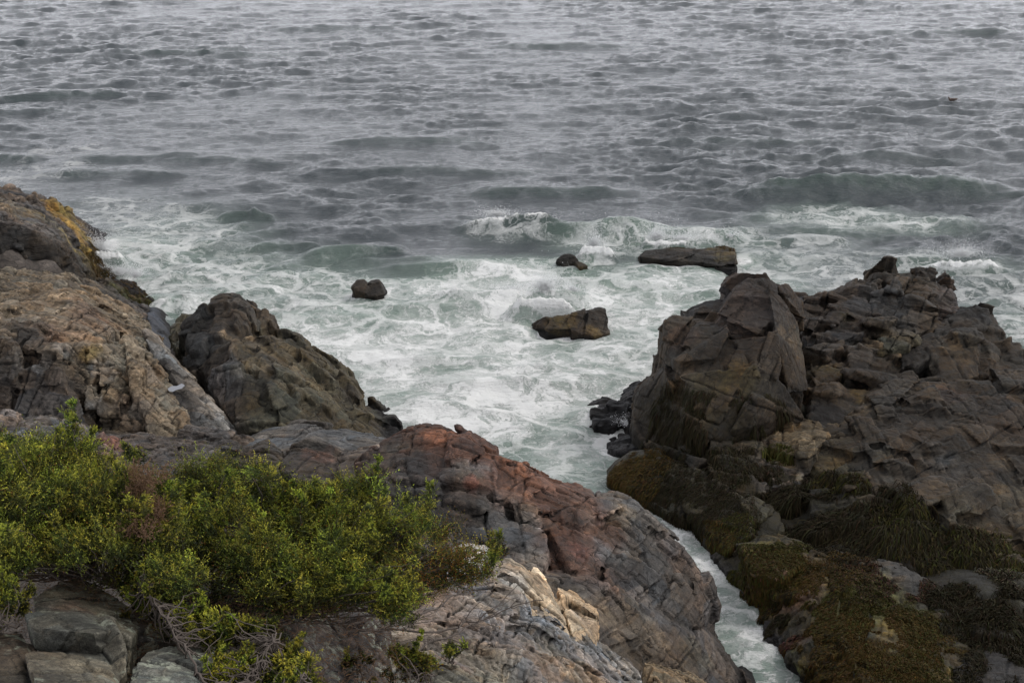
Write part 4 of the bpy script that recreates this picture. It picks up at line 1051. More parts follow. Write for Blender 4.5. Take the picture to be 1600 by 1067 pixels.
    for (px, py, rx, ry, s) in F:
        c = sea(px, py)
        d = np.sqrt(((x - c[0]) / rx) ** 2 + ((y - c[1]) / ry) ** 2) + .28 * nA + .12 * nB
        e = sstep(1.25, .25, d)
        lvl = np.maximum(lvl, s * e)
        pale = np.maximum(pale, sstep(1.6, .4, d) * np.clip((s - .28) * 2, 0, 1))
    lvl = np.maximum(lvl, foam)
    # whitecaps where the chop is steep, mostly none
    z += lvl * (.05 * nB + .03 * fbm(p2, 3.5, 3, 31)) * np.exp(-y / 90)
    z += np.clip(hard, 0, 1) * .30 * (np.abs(fbm(p2, 2.6, 4, 37, .65)) - .1)
    v3 = np.stack([x + .6 * dx, y + .6 * dy, z], 1)
    ny, nx = A.shape
    i = np.arange(ny * nx).reshape(ny, nx)
    f = np.stack([i[:-1, :-1].ravel(), i[:-1, 1:].ravel(), i[1:, 1:].ravel(), i[1:, :-1].ravel()], 1)
    k = N('sea_water')
    g = k.n('NewGeometry').outputs['Position']
    fm = k.n('Attribute', attribute_name='foam').outputs['Fac']
    pl = k.n('Attribute', attribute_name='pale').outputs['Fac']
    gr = k.n('Attribute', attribute_name='green').outputs['Fac']
    hd = k.n('Attribute', attribute_name='hard').outputs['Fac']
    # warped lace
    wn = k.n('TexNoise', Scale=.8, Detail=5, Roughness=.6)
    k.set(wn.inputs['Vector'], g)
    sub = k.n('VectorMath', operation='SUBTRACT')
    k.set(sub.inputs[0], wn.outputs['Color'])
    sub.inputs[1].default_value = (.5, .5, .5)
    scl = k.n('VectorMath', operation='SCALE')
    k.set(scl.inputs[0], sub.outputs[0])
    scl.inputs['Scale'].default_value = 2.0
    add = k.n('VectorMath', operation='ADD')
    k.set(add.inputs[0], g)
    k.set(add.inputs[1], scl.outputs[0])
    flat = k.n('VectorMath', operation='MULTIPLY')
    k.set(flat.inputs[0], add.outputs[0])
    flat.inputs[1].default_value = (.85, 1.0, .25)

    def lace(s, w):
        vo = k.n('TexVoronoi', feature='DISTANCE_TO_EDGE')
        k.set(vo.inputs['Vector'], flat.outputs[0])
        vo.inputs['Scale'].default_value = s
        return k.mr(vo.outputs['Distance'], 0, w, 1, 0)
    l1 = lace(.75, .26)
    l2 = lace(2.2, .30)
    n1 = k.noise(flat.outputs[0], 1.1, 7, .68, .5)
    n2 = k.noise(flat.outputs[0], 5.0, 6, .72, .4)
    n3 = k.noise(flat.outputs[0], 15.0, 4, .7, .3)
    big = k.math('ADD', k.math('MULTIPLY', n1, .65), k.math('MULTIPLY', n2, .35))
    ex = k.math('ADD', big, k.math('SUBTRACT', k.math('MULTIPLY', fm, .42), .795))       # > 0 where foam is thick
    soft = k.math('MULTIPLY', k.math('MULTIPLY', k.mr(ex, -.16, .12), .45), k.mr(fm, .35, .8))
    solid = k.math('MULTIPLY', k.mr(k.math('ADD', ex, k.math('MULTIPLY', k.math('SUBTRACT', n3, .5), .25)), .00, .10), .55)
    rag = k.math('MULTIPLY', k.math('SUBTRACT', n3, .5), .9)
    ln = k.math('MAXIMUM', k.math('MULTIPLY', l1, 1.0), k.math('MULTIPLY', l2, .85))
    ln = k.mr(k.math('ADD', ln, rag), .62, .95)
    ln = k.math('MULTIPLY', ln, k.mr(ex, -.30, .0, 0, .7))
    fac = k.math('ADD', k.math('MAXIMUM', soft, ln), solid, clamp=True)
    fac = k.math('MULTIPLY', fac, k.mr(fm, .02, .3, 0, .94))
    fac = k.math('MAXIMUM', fac, k.mr(k.math('ADD', hd, k.math('MULTIPLY', k.math('SUBTRACT', n2, .5), 2.2)), .35, 1.0, 0, .97))
    deep = k.mix(gr, (.046, .056, .061, 1), (.040, .072, .054, 1))
    body = k.mix(k.math('MULTIPLY', pl, k.mr(n1, .3, .7, .7, 1.0)), deep, (.215, .285, .235, 1))
    col = k.mix(fac, body, (.82, .82, .80, 1))
    k.set(k.b.inputs['Base Color'], col)
    k.set(k.b.inputs['Roughness'], k.mix(fac, k.mix(pl, .16, .24, typ='FLOAT'), .9, typ='FLOAT'))
    k.b.inputs['IOR'].default_value = 1.333
    k.set(k.b.inputs['Specular IOR Level'], k.mix(fac, .5, .15, typ='FLOAT'))
    m2 = k.n('Mapping', Vector=g)
    m2.inputs['Scale'].default_value = (.5, 1.6, 1)
    b1 = k.noise(m2.outputs[0], 3.2, 6, .62, .3)
    b2 = k.noise(m2.outputs[0], 14, 3, .6)
    b0 = k.noise(m2.outputs[0], 1.3, 7, .7, .2)
    hh = k.math('ADD', k.math('ADD', k.math('MULTIPLY', b1, .05), k.math('MULTIPLY', b2, .010)), k.math('MULTIPLY', b0, .20))
    hh = k.math('ADD', hh, k.math('MULTIPLY', k.math('MULTIPLY', fac, n2), .05))
    bm = k.n('Bump', Strength=.9, Distance=1.0, Height=hh)
    k.set(k.b.inputs['Normal'], bm.outputs[0])
    o = np_mesh('sea', v3, f, k.m, extra=dict(foam=np.clip(lvl, 0, 1.3), pale=np.clip(pale, 0, 1), green=np.clip(green, 0, 1), hard=np.clip(hard, 0, 1.2)))
    tag(o, 'choppy grey green sea breaking into white foam in the cove', kind='structure')


build_sea()


# ------------------------------------------------------------------ spray
def spray(label, blobs, seed):
    """a burst of droplets thrown up by a breaking wave; blobs: (px,py,zlift,rx,ry,rz,count)"""
    rs = np.random.RandomState(seed)
    V, Fc = [], []
    off = 0
    tet = np.array([[1, 1, 1], [1, -1, -1], [-1, 1, -1], [-1, -1, 1]], float) / 1.7
    # octahedron droplets
    oc = np.array([[1, 0, 0], [-1, 0, 0], [0, 1, 0], [0, -1, 0], [0, 0, 1], [0, 0, -1]], float)
    of = np.array([[0, 2, 4], [2, 1, 4], [1, 3, 4], [3, 0, 4], [2, 0, 5], [1, 2, 5], [3, 1, 5], [0, 3, 5]])
    for (px, py, zl, rx, ry, rz, cnt) in blobs:
        cnt = int(cnt * 1.5)
        c = sea(px, py)
        c[2] += zl
        # drops gather in streaming jets
        nj = max(6, cnt // 90)
        jd = rs.randn(nj, 3) * np.array([.7, .4, .6])
        jd[:, 2] = np.abs(jd[:, 2])
        j = rs.randint(nj, size=cnt)
        t = rs.rand(cnt) ** 1.3
        p = jd[j] * t[:, None] + rs.randn(cnt, 3) * (.06 + .26 * t)[:, None]
        p = p * np.array([rx, ry, rz]) + c
        r = (.003 + .010 * rs.rand(cnt) ** 3) * (1.6 - t)
        ok = p[:, 2] > -.05
        p, r = p[ok], r[ok]
        m = len(p)
        V.append((p[:, None, :] + oc[None] * r[:, None, None]).reshape(-1, 3))
        Fc.append((of[None] + (np.arange(m) * 6)[:, None, None]).reshape(-1, 3) + off)
        off += 6 * m
    o = np_mesh('sea_spray', np.concatenate(V), np.concatenate(Fc), M['spray'])
    tag(o, label, 'spray', kind='stuff')


k = N('spray_water')
k.b.inputs['Base Color'].default_value = (.9, .91, .91, 1)
k.b.inputs['Roughness'].default_value = .8
tr = k.n('BsdfTranslucent')
tr.inputs['Color'].default_value = (.97, .97, .97, 1)
mx = k.n('MixShader')
mx.inputs[0].default_value = .6
k.t.links.new(k.b.outputs[0], mx.inputs[1])
k.t.links.new(tr.outputs[0], mx.inputs[2])
k.t.links.new(mx.outputs[0], k.t.nodes['Material Output'].inputs['Surface'])
M['spray'] = k.m
spray('white spray thrown up behind the blocky dark rock in the middle of the foam', [(850, 474, .45, .8, .4, .6, 5000), (800, 466, .2, 1.0, .5, .3, 2500), (895, 470, .3, .5, .4, .35, 1500)], 41)
spray('white burst of spray between the smallest rock tip and the long flat rock', [(928, 396, .25, .45, .4, .6, 5000), (940, 400, .1, .6, .4, .3, 2000)], 42)
spray('spray leaping behind the left half of the long flat rock', [(1025, 385, .3, .6, .4, .5, 4500), (1065, 382, .2, .9, .4, .25, 2500), (1140, 378, .2, .5, .4, .3, 900)], 43)
spray('spray bursting against the golden headland rock at the far left', [(158, 405, .3, .7, .6, .7, 6000), (185, 430, .1, 1.0, .8, .4, 4000), (215, 440, .2, .6, .6, .4, 2500)], 44)
spray('white crest of the small wave breaking above the back crag at the right', [(1500, 412, .3, .9, .4, .35, 6500)], 45)
spray('thin spray along the curling crest above the middle of the cove', [(775, 350, .35, .7, .3, .3, 3500), (830, 354, .25, .9, .3, .2, 2200)], 46)
spray('droplets splashing at the foot of the pointed crag', [(1008, 700, .1, .2, .2, .2, 900), (985, 668, .08, .35, .3, .2, 1500)], 47)


# ------------------------------------------------------------------ sea duck
def duck():
    c = sea(1487, 163)
    root = empty('sea_duck', (c[0], c[1], .2))
    tag(root, 'small dark brown sea duck floating alone far out on the right', 'duck')
    k = N('duck_feathers')
    g = k.n('NewGeometry').outputs['Position']
    k.set(k.b.inputs['Base Color'], k.mix(k.noise(g, 20, 3), (.03, .02, .016, 1), (.09, .045, .025, 1)))
    k2 = N('duck_beak')
    k2.b.inputs['Base Color'].default_value = (.04, .04, .045, 1)

    def skin(name, pts, rad, edges, mat):
        me = bpy.data.meshes.new(name)
        me.from_pydata([Vector(q) + root.location for q in pts], edges, [])
        o = bpy.data.objects.new(name, me)
        C.objects.link(o)
        m = o.modifiers.new('skin', 'SKIN')
        for v, r in zip(me.skin_vertices[0].data, rad):
            v.radius = r
        me.skin_vertices[0].data[0].use_root = True
        o.modifiers.new('sub', 'SUBSURF').render_levels = 2
        me.materials.append(mat)
        ev = o.evaluated_get(bpy.context.evaluated_depsgraph_get())
        m2 = bpy.data.meshes.new_from_object(ev)
        bpy.data.objects.remove(o)
        m2.name = name
        for p in m2.polygons: p.use_smooth = True
        o = bpy.data.objects.new(name, m2)
        C.objects.link(o)
        o.parent = root
        o.matrix_parent_inverse = root.matrix_world.inverted()
    # body runs along x, head to the left
    skin('body', [(.02, 0, .03), (-.12, 0, .03), (-.17, 0, .1), (-.19, 0, .17), (-.225, 0, .175), (.14, 0, .04), (.25, 0, .07), (.31, 0, .09)],
         [(.11, .08), (.09, .08), (.045, .045), (.045, .045), (.03, .03), (.09, .07), (.05, .035), (.03, .01)], [(0, 1), (1, 2), (2, 3), (3, 4), (0, 5), (5, 6), (6, 7)], k.m)
    skin('beak', [(-.24, 0, .17), (-.29, 0, .16)], [(.02, .016), (.014, .007)], [(0, 1)], k2.m)
    for s in (-1, 1):
        skin('wing', [(-.06, s * .07, .09), (.08, s * .09, .085), (.24, s * .04, .1)], [(.045, .02), (.055, .02), (.02, .01)], [(0, 1), (1, 2)], k.m)


duck()


# ------------------------------------------------------------------ junipers
k = N('juniper_foliage')
cN = k.n('Attribute', attribute_name='Col').outputs['Color']
k.set(k.b.inputs['Base Color'], cN)
k.b.inputs['Roughness'].default_value = .6
k.b.inputs['Specular IOR Level'].default_value = .25
tr = k.n('BsdfTranslucent')
k.set(tr.inputs['Color'], k.mix(1.0, cN, (1.2, 1.25, .6, 1), blend='MULTIPLY'))
mx = k.n('MixShader')
mx.inputs[0].default_value = .3
k.t.links.new(k.b.outputs[0], mx.inputs[1])
k.t.links.new(tr.outputs[0], mx.inputs[2])
k.t.links.new(mx.outputs[0], k.t.nodes['Material Output'].inputs['Surface'])
M['juniper'] = k.m
k = N('juniper_bark')
g = k.n('NewGeometry').outputs['Position']
k.set(k.b.inputs['Base Color'], k.mix(k.noise(g, 30, 4), (.045, .035, .028, 1), (.15, .12, .10, 1)))
k.b.inputs['Roughness'].default_value = .9
k.set(k.b.inputs['Normal'], k.n('Bump', Strength=.6, Distance=.01, Height=k.noise(g, 60, 3)).outputs[0])
M['bark'] = k.m


def in_poly(pt, poly):
    x, y = pt
    r = False
    j = len(poly) - 1
    for i in range(len(poly)):
        xi, yi = poly[i]
        xj, yj = poly[j]
        if (yi > y) != (yj > y) and x < (xj - xi) * (y - yi) / (yj - yi) + xi:
            r = not r
        j = i
    return r


def sprays(centers, rad, rs, per=26, seg=9, warm=None, dead=False, tipb=1.0, up=None):
    """juniper sprigs: each clump is a tuft of fine twigs set with small scale leaves. centers (n,3)"""
    n = len(centers)
    m = n * per
    ci = np.repeat(np.arange(n), per)
    c = centers[ci]
    R = rad[ci]
    d = rs.randn(m, 3) * np.array([1, 1, .75])
    d[:, 2] += .55
    d[:, 1] -= .25
    lean = rs.randn(n, 3) * .9
    d += lean[ci]
    d /= np.linalg.norm(d, axis=1)[:, None]
    start = c + rs.randn(m, 3) * (R * .30)[:, None] - d * (R * .3)[:, None]
    L = R * (.75 + .55 * rs.rand(m))
    bend = rs.randn(m, 3) * .35 + np.array([0, 0, .35])
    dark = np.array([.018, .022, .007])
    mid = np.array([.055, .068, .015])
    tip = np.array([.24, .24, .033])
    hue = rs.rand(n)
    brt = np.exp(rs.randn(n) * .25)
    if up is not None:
        brt = brt * (.22 + 1.5 * up ** 1.4)  # top light put into the leaf colour: billow tops bright, undersides dark
    V, Cc = [], []
    tb = .7 + .6 * rs.rand(m)
    for s in range(seg):
        t = (s + .5) / seg
        for side in range(2):
            q = start + d * (L * t)[:, None] + bend * (L * .3 * t * t)[:, None]
            ax = d + bend * .5 * t + rs.randn(m, 3) * .6
            ax /= np.linalg.norm(ax, axis=1)[:, None]
            wv = np.cross(ax, rs.randn(m, 3))
            wv /= np.linalg.norm(wv, axis=1)[:, None] + 1e-6
            ll = (.014 + .016 * rs.rand(m)) * (1.15 - .4 * t)
            ww = .0029 + .0014 * rs.rand(m)
            a = q - wv * ww[:, None]
            b = q + wv * ww[:, None]
            e = q + ax * ll[:, None]
            V.append(np.stack([a, b, e], 1))
            f = t
            if dead:
                cc = np.array([.16, .095, .06]) * (.5 + .9 * rs.rand(m))[:, None]
            else:
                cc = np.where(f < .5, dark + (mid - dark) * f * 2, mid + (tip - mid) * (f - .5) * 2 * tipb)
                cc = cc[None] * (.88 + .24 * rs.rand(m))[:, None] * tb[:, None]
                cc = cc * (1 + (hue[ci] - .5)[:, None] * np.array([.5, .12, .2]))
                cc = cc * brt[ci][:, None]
                if warm is not None:
                    w = (rs.rand(m) < warm[ci] * (.25 + .5 * f))[:, None]
                    cc = np.where(w, np.array([.22, .085, .02]) * (.5 + .9 * rs.rand(m))[:, None], cc)
            Cc.append(np.repeat(cc[:, None, :], 3, 1))
    V = np.concatenate(V).reshape(-1, 3)
    Cc = np.concatenate(Cc).reshape(-1, 3)
    Fc = np.arange(len(V)).reshape(-1, 3)
    return V, Fc, Cc


def tubes(paths, sides=6):
    """paths: list of (points (k,3), radii (k,))"""
    V, Fq = [], []
    off = 0
    for pts, rad in paths:
        pts = np.asarray(pts)
        kk = len(pts)
        tg = np.gradient(pts, axis=0)
        tg /= np.linalg.norm(tg, axis=1)[:, None] + 1e-9
        up = np.array([.3, .2, 1.0])
        s1 = np.cross(tg, up)
        s1 /= np.linalg.norm(s1, axis=1)[:, None] + 1e-9
        s2 = np.cross(tg, s1)
        an = np.arange(sides) * 2 * math.pi / sides
        ring = pts[:, None, :] + rad[:, None, None] * (s1[:, None, :] * np.cos(an)[None, :, None] + s2[:, None, :] * np.sin(an)[None, :, None])
        V.append(ring.reshape(-1, 3))
        i = np.arange(kk - 1)[:, None] * sides + np.arange(sides)[None]
        j = np.arange(kk - 1)[:, None] * sides + (np.arange(sides)[None] + 1) % sides
        Fq.append(np.stack([i, j, j + sides, i + sides], -1).reshape(-1, 4) + off)
        off += kk * sides
    return np.concatenate(V), np.concatenate(Fq)


def curve(P, n, rs, wob=.03):
    P = np.asarray(P, float)
    t = np.linspace(0, len(P) - 1, n)
    i = np.clip(t.astype(int), 0, len(P) - 2)
    f = (t - i)[:, None]
    p0 = P[np.clip(i - 1, 0, None)]
    p1, p2 = P[i], P[i + 1]
    p3 = P[np.clip(i + 2, None, len(P) - 1)]
    r = .5 * ((2 * p1) + (-p0 + p2) * f + (2 * p0 - 5 * p1 + 4 * p2 - p3) * f ** 2 + (-p0 + 3 * p1 - 3 * p2 + p3) * f ** 3)
    w = np.cumsum(rs.randn(n, 3), 0)
    w -= w[0] + (w[-1] - w[0]) * (np.arange(n) / (n - 1))[:, None]
    return r + w * wob / math.sqrt(n) * 2


def depth_main(px, py):
    # crown slopes away: top of the picture edge is farther
    return 11.9 - (py - 700) * .0085 + (px - 400) * .0026


def juniper(label, poly, depth, n, root, mains, seed, rr=(.09, .20), thick=.9, bare=(), warm=None, deadc=None, dcat=None, group=None, tipb=1.0, holes=()):
    rs = np.random.RandomState(seed)
    P = at(*root)
    r = empty('juniper_shrub', P)
    tag(r, label, 'shrub', group)
    poly = [tuple(q) for q in poly]
    xs = [q[0] for q in poly]
    ys = [q[1] for q in poly]
    cs, rad, wm, up_ = [], [], [], []
    bil = []
    while len(bil) < max(3, n // 28):
        px = rs.uniform(min(xs), max(xs))
        py = rs.uniform(min(ys), max(ys))
        if in_poly((px, py), poly) and all((px - a) ** 2 + (py - b) ** 2 > (22 if n > 400 else 12) ** 2 for a, b, _ in bil):
            bil.append((px, py, at(px, py, depth(px, py) + rs.uniform(0, .6) * thick)))
    BC = np.array([b[2] for b in bil])
    BR = rs.uniform(.9, 1.7, len(bil)) * (.21 if n > 400 else .12)
    edge = 0
    while len(cs) < n:
        px = rs.uniform(min(xs), max(xs))
        py = rs.uniform(min(ys), max(ys))
        if not in_poly((px, py), poly):
            continue
        if any(((px - a) / c) ** 2 + ((py - b) / d) ** 2 < 1 and rs.rand() < pr for (a, b, c, d, pr) in holes):
            continue
        if rs.rand() < .82:
            # shell of an uneven billow of foliage
            bi = rs.randint(len(bil))
            dv = rs.randn(3)
            dv /= np.linalg.norm(dv)
            if dv[2] < -.35 or dv[1] > .6:
                continue
            q = BC[bi] + dv * BR[bi] * rs.uniform(.7, 1.05) * np.array([1.25, 1, .8])
            vp = (CT * q[1] - ST * (q[2] - H))
            px = 800 + FP * q[0] / vp
            py = 533.5 - FP * (ST * q[1] + CT * (q[2] - H)) / vp
            if not in_poly((px, py), poly):
                continue
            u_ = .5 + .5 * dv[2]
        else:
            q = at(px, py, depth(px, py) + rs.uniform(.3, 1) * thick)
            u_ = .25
        cs.append(q)
        up_.append(u_)
        rad.append(rs.uniform(*rr))
        wm.append(warm(px, py) if warm else .03)
    # plumes: tapering leading shoots that break the outline
    npl = n // 16
    k0 = len(cs)
    for _ in range(npl):
        c_ = cs[rs.randint(k0)]
        d_ = rs.randn(3) * np.array([.8, .5, .3]) + np.array([.1, -.2, .75])
        d_ /= np.linalg.norm(d_)
        sp_ = (.055 if n > 400 else .035)
        for q_ in range(5):
            c2 = c_ + d_ * sp_ * (q_ + 1) + np.array([0, 0, .006 * q_ * q_])
            cs.append(c2)
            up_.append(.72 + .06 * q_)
            rad.append(rr[1] * (.62 - .09 * q_))
            wm.append(.02)
    cs = np.array(cs)
    rad = np.array(rad)
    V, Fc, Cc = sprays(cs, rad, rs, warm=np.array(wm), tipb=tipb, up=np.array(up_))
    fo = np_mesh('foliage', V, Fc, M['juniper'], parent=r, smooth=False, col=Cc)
    # limbs
    mp = []
    nodes = []
    for mpts, r0 in mains:
        pts = curve([at(*q) for q in mpts], 26, rs, .05)
        rd = np.linspace(r0, r0 * .22, 26)
        mp.append((pts, rd))
        nodes.append(pts[3:])
    for pts_rd in mp:
        v, f = tubes([pts_rd], 8)
        np_mesh('branch', v, f, M['bark'], parent=r)
    nodes = np.concatenate(nodes)
    tw = []
    for c_, R_ in zip(cs, rad):
        if rs.rand() < .75:
            d = np.linalg.norm(nodes - c_ - np.array([0, 0, -.25]), axis=1)
            k0 = nodes[np.argmin(d + rs.rand(len(d)) * .15)]
            midp = (k0 + c_) / 2 + rs.randn(3) * .05 + np.array([0, 0, -.06])
            pts = curve([k0, midp, c_ + rs.randn(3) * .02], 9, rs, .03)
            tw.append((pts, np.linspace(.0075, .002, 9)))
    if tw:
        v, f = tubes(tw, 4)
        np_mesh('twigs', v, f, M['bark'], parent=r)
    if bare:
        bt = []
        for mpts, r0, fork in bare:
            pts = curve([at(*q) for q in mpts], 22, rs, .05)
            bt.append((pts, np.linspace(r0, r0 * .25, 22)))
            for _ in range(fork):
                i = rs.randint(4, 19)
                dirn = pts[min(i + 3, 21)] - pts[i]
                dirn /= np.linalg.norm(dirn)
                e = pts[i] + (dirn + rs.randn(3) * np.array([.4, .3, .35])) * rs.uniform(.15, .5)
                p2 = curve([pts[i], (pts[i] + e) / 2 + rs.randn(3) * .03, e], 8, rs, .02)
                bt.append((p2, np.linspace(r0 * .4, .0015, 8)))
                if rs.rand() < .7:
                    e2 = p2[4] + rs.randn(3) * .1 + dirn * .12
                    bt.append((curve([p2[4], (p2[4] + e2) / 2, e2], 5, rs, .01), np.linspace(r0 * .22, .0012, 5)))
        v, f = tubes(bt, 5)
        b = np_mesh('bare_twigs', v, f, M['bark'], parent=r)
        b['label'] = 'leafless grey brown twigs sweeping out from under the shrub'
    if deadc is not None:
        dc = np.array([at(px + rs.randn() * sx, py + rs.randn() * sy, Y + rs.randn() * .08) for (px, py, Y, sx, sy, cnt) in deadc for _ in range(cnt)])
        V, Fc, Cc = sprays(dc, np.full(len(dc), .10), rs, per=22, dead=True)
        b = np_mesh('dead_spray', V, Fc, M['juniper'], parent=r, smooth=False, col=Cc)
        b['label'] = 'dead reddish brown spray in the middle of the shrub'
    return r


def warm_main(px, py):
    w = .03
    w += .45 * math.exp(-((px - 715) / 70) ** 2 - ((py - 885) / 60) ** 2)
    w += .2 * math.exp(-((px - 650) / 60) ** 2 - ((py - 900) / 40) ** 2)
    return w


main_poly = [(-30, 672), (5, 668), (20, 655), (34, 682), (60, 700), (98, 682), (125, 688), (150, 712), (178, 735), (205, 728), (215, 702), (228, 735), (262, 748), (300, 730), (345, 718), (372, 724), (410, 728), (425, 745), (450, 760), (470, 755), (500, 768), (520, 742), (552, 745), (592, 758),
             (590, 785), (615, 795), (640, 785), (668, 800), (690, 788), (718, 802), (722, 830), (705, 850), (740, 862), (765, 880), (765, 905), (730, 910), (700, 915), (660, 935), (640, 965), (590, 960), (540, 945), (515, 952), (470, 955), (440, 958), (400, 935), (330, 925), (290, 930), (250, 925), (235, 935), (180, 915), (120, 885), (60, 865), (50, 890), (-30, 905)]
juniper('broad sprawling juniper with yellow green tips covering the lower left rocks', main_poly, depth_main, 1350, (300, 965, 10.6),
        [([(300, 965, 10.6), (240, 930, 10.7), (130, 905, 10.8), (20, 870, 10.9)], .026), ([(300, 965, 10.6), (300, 900, 11.1), (230, 840, 11.6), (120, 770, 12)], .026), ([(310, 965, 10.6), (380, 900, 11.2), (430, 850, 11.8), (480, 790, 12.4)], .026),
         ([(310, 965, 10.6), (420, 945, 11.1), (540, 930, 11.9), (650, 880, 12.8), (705, 830, 13.2)], .028), ([(420, 945, 11.1), (500, 880, 11.9), (560, 820, 12.6), (580, 775, 12.9)], .03), ([(230, 840, 11.6), (190, 790, 11.9), (210, 730, 12.2)], .02), ([(120, 770, 12), (60, 730, 12), (20, 680, 12.1)], .02)],
        51, bare=[([(520, 985, 11.8), (600, 985, 12.2), (680, 985, 12.5), (740, 965, 12.8), (790, 945, 13), (850, 938, 13.1)], .016, 12), ([(520, 990, 11.8), (600, 980, 12.1), (680, 950, 12.6), (735, 915, 13), (770, 895, 13.2)], .015, 10),
                  ([(540, 980, 11.9), (610, 960, 12.2), (660, 935, 12.6), (700, 905, 12.9)], .013, 8), ([(640, 1030, 11.9), (690, 1000, 12.4), (740, 975, 12.7), (780, 950, 12.9), (815, 912, 13.1)], .012, 7), ([(560, 985, 11.9), (620, 990, 12.1), (680, 995, 12.4)], .008, 6),
                  ([(440, 945, 11.3), (480, 965, 11.4), (540, 975, 11.8), (600, 965, 12.1)], .010, 7), ([(230, 905, 10.8), (300, 925, 10.9), (380, 930, 11.1), (450, 945, 11.3)], .010, 6), ([(120, 890, 10.7), (180, 905, 10.7), (260, 920, 10.8)], .009, 5), ([(560, 960, 12), (620, 930, 12.4), (660, 900, 12.7)], .01, 8), ([(300, 880, 10.9), (360, 900, 11), (430, 915, 11.2)], .008, 6)],
        warm=warm_main, deadc=[(226, 768, 10.45, 10, 18, 14), (240, 808, 10.2, 16, 14, 14), (228, 838, 10.1, 8, 10, 5)],
        holes=[(540, 850, 40, 20, .6), (310, 900, 40, 14, .8), (420, 915, 50, 14, .7), (170, 880, 60, 16, .6), (620, 880, 40, 18, .6), (590, 830, 30, 14, .6), (690, 860, 20, 14, .6), (100, 800, 30, 12, .5), (390, 850, 40, 12, .5), (470, 800, 24, 12, .4)])

juniper('young low juniper spreading over the lichen boulders below the broad one',
        [(192, 880), (215, 905), (240, 880), (245, 905), (225, 925), (262, 918), (290, 935), (330, 955), (350, 975), (400, 965), (425, 962), (430, 985), (458, 990), (475, 1020), (500, 1067), (520, 1100), (330, 1110), (320, 1040), (280, 1015), (250, 1010), (205, 1000), (200, 970), (185, 940)],
        lambda x, y: 9.6 - (y - 950) * .006, 300, (330, 1075, 8.6), [([(330, 1075, 8.6), (290, 1020, 8.9), (240, 960, 9.4), (225, 900, 9.9)], .010), ([(330, 1075, 8.6), (380, 1040, 8.9), (420, 1000, 9.2)], .010), ([(330, 1075, 8.6), (410, 1070, 8.6), (470, 1060, 8.8)], .010)], 52,
        rr=(.05, .10), thick=.4, tipb=1.35)
juniper('juniper spray hanging into the left edge of the frame over the upper lichen boulder',
        [(-30, 905), (10, 905), (45, 915), (52, 930), (30, 960), (15, 975), (-30, 985)], lambda x, y: 9.3, 45, (-40, 1000, 9), [([(-40, 1000, 9), (-20, 960, 9.1), (10, 930, 9.3)], .008)], 53, rr=(.05, .1), thick=.3, tipb=1.3)
juniper('small juniper tuft standing alone on the layered slabs beside the bare twigs', [(698, 1000), (722, 1000), (728, 1018), (714, 1030), (698, 1022)], lambda x, y: 12.2, 8, (712, 1040, 12.3),
        [([(712, 1040, 12.35), (712, 1025, 12.3), (713, 1012, 12.25)], .006)], 54, rr=(.05, .07), thick=.1, tipb=1.3)
juniper('small juniper seedling against the dark foot of the rust ridge', [(758, 838), (778, 835), (793, 850), (790, 865), (765, 865)], lambda x, y: 15, 9, (775, 885, 15.2),
        [([(775, 885, 15.2), (774, 865, 15.1), (775, 850, 15)], .007)], 55, rr=(.06, .10), thick=.15, warm=lambda x, y: .3)
juniper('scraggly juniper tufts with rusty tips at the bottom edge left of the layered slabs',
        [(538, 1010), (560, 1000), (575, 1020), (610, 1015), (640, 1020), (680, 1030), (688, 1055), (650, 1067), (640, 1100), (540, 1110), (530, 1060)], lambda x, y: 10.9, 70, (600, 1110, 10.3),
        [([(600, 1110, 10.3), (580, 1070, 10.6), (560, 1030, 10.9)], .012), ([(600, 1110, 10.3), (640, 1070, 10.6), (665, 1040, 10.9)], .012)], 56, rr=(.045, .085), thick=.35, warm=lambda x, y: .22, tipb=1.2,
        holes=[(600, 1030, 25, 40, .7)])


# dry needles and grass on the ground between the near boulders
def litter():
    rs = np.random.RandomState(60)
    n = 9000
    px = rs.uniform(-60, 620, n)
    py = rs.uniform(885, 1110, n)
    base = np.array([at(a, b, 0.0 + 9.9 - (b - 900) * .0075 + (a - 100) * .0012) for a, b in zip(px, py)])
    base[:, 1] += .25
    base[:, 2] -= .18
    d = rs.randn(n, 3) * np.array([1, 1, .35])
    d /= np.linalg.norm(d, axis=1)[:, None]
    L = .03 + .09 * rs.rand(n)
    w = np.cross(d, rs.randn(n, 3))
    w /= np.linalg.norm(w, axis=1)[:, None]
    w *= .0022
    V = np.stack([base - w, base + w, base + d * L[:, None]], 1).reshape(-1, 3)
    col = np.array([.16, .09, .05]) * (.4 + .9 * rs.rand(n))[:, None]
    o = np_mesh('dry_litter', V, np.arange(3 * n).reshape(-1, 3), M['juniper'], smooth=False, col=np.repeat(col, 3, 0))
    tag(o, 'dry brown needles and grass between the near boulders', 'litter', kind='stuff')


litter()

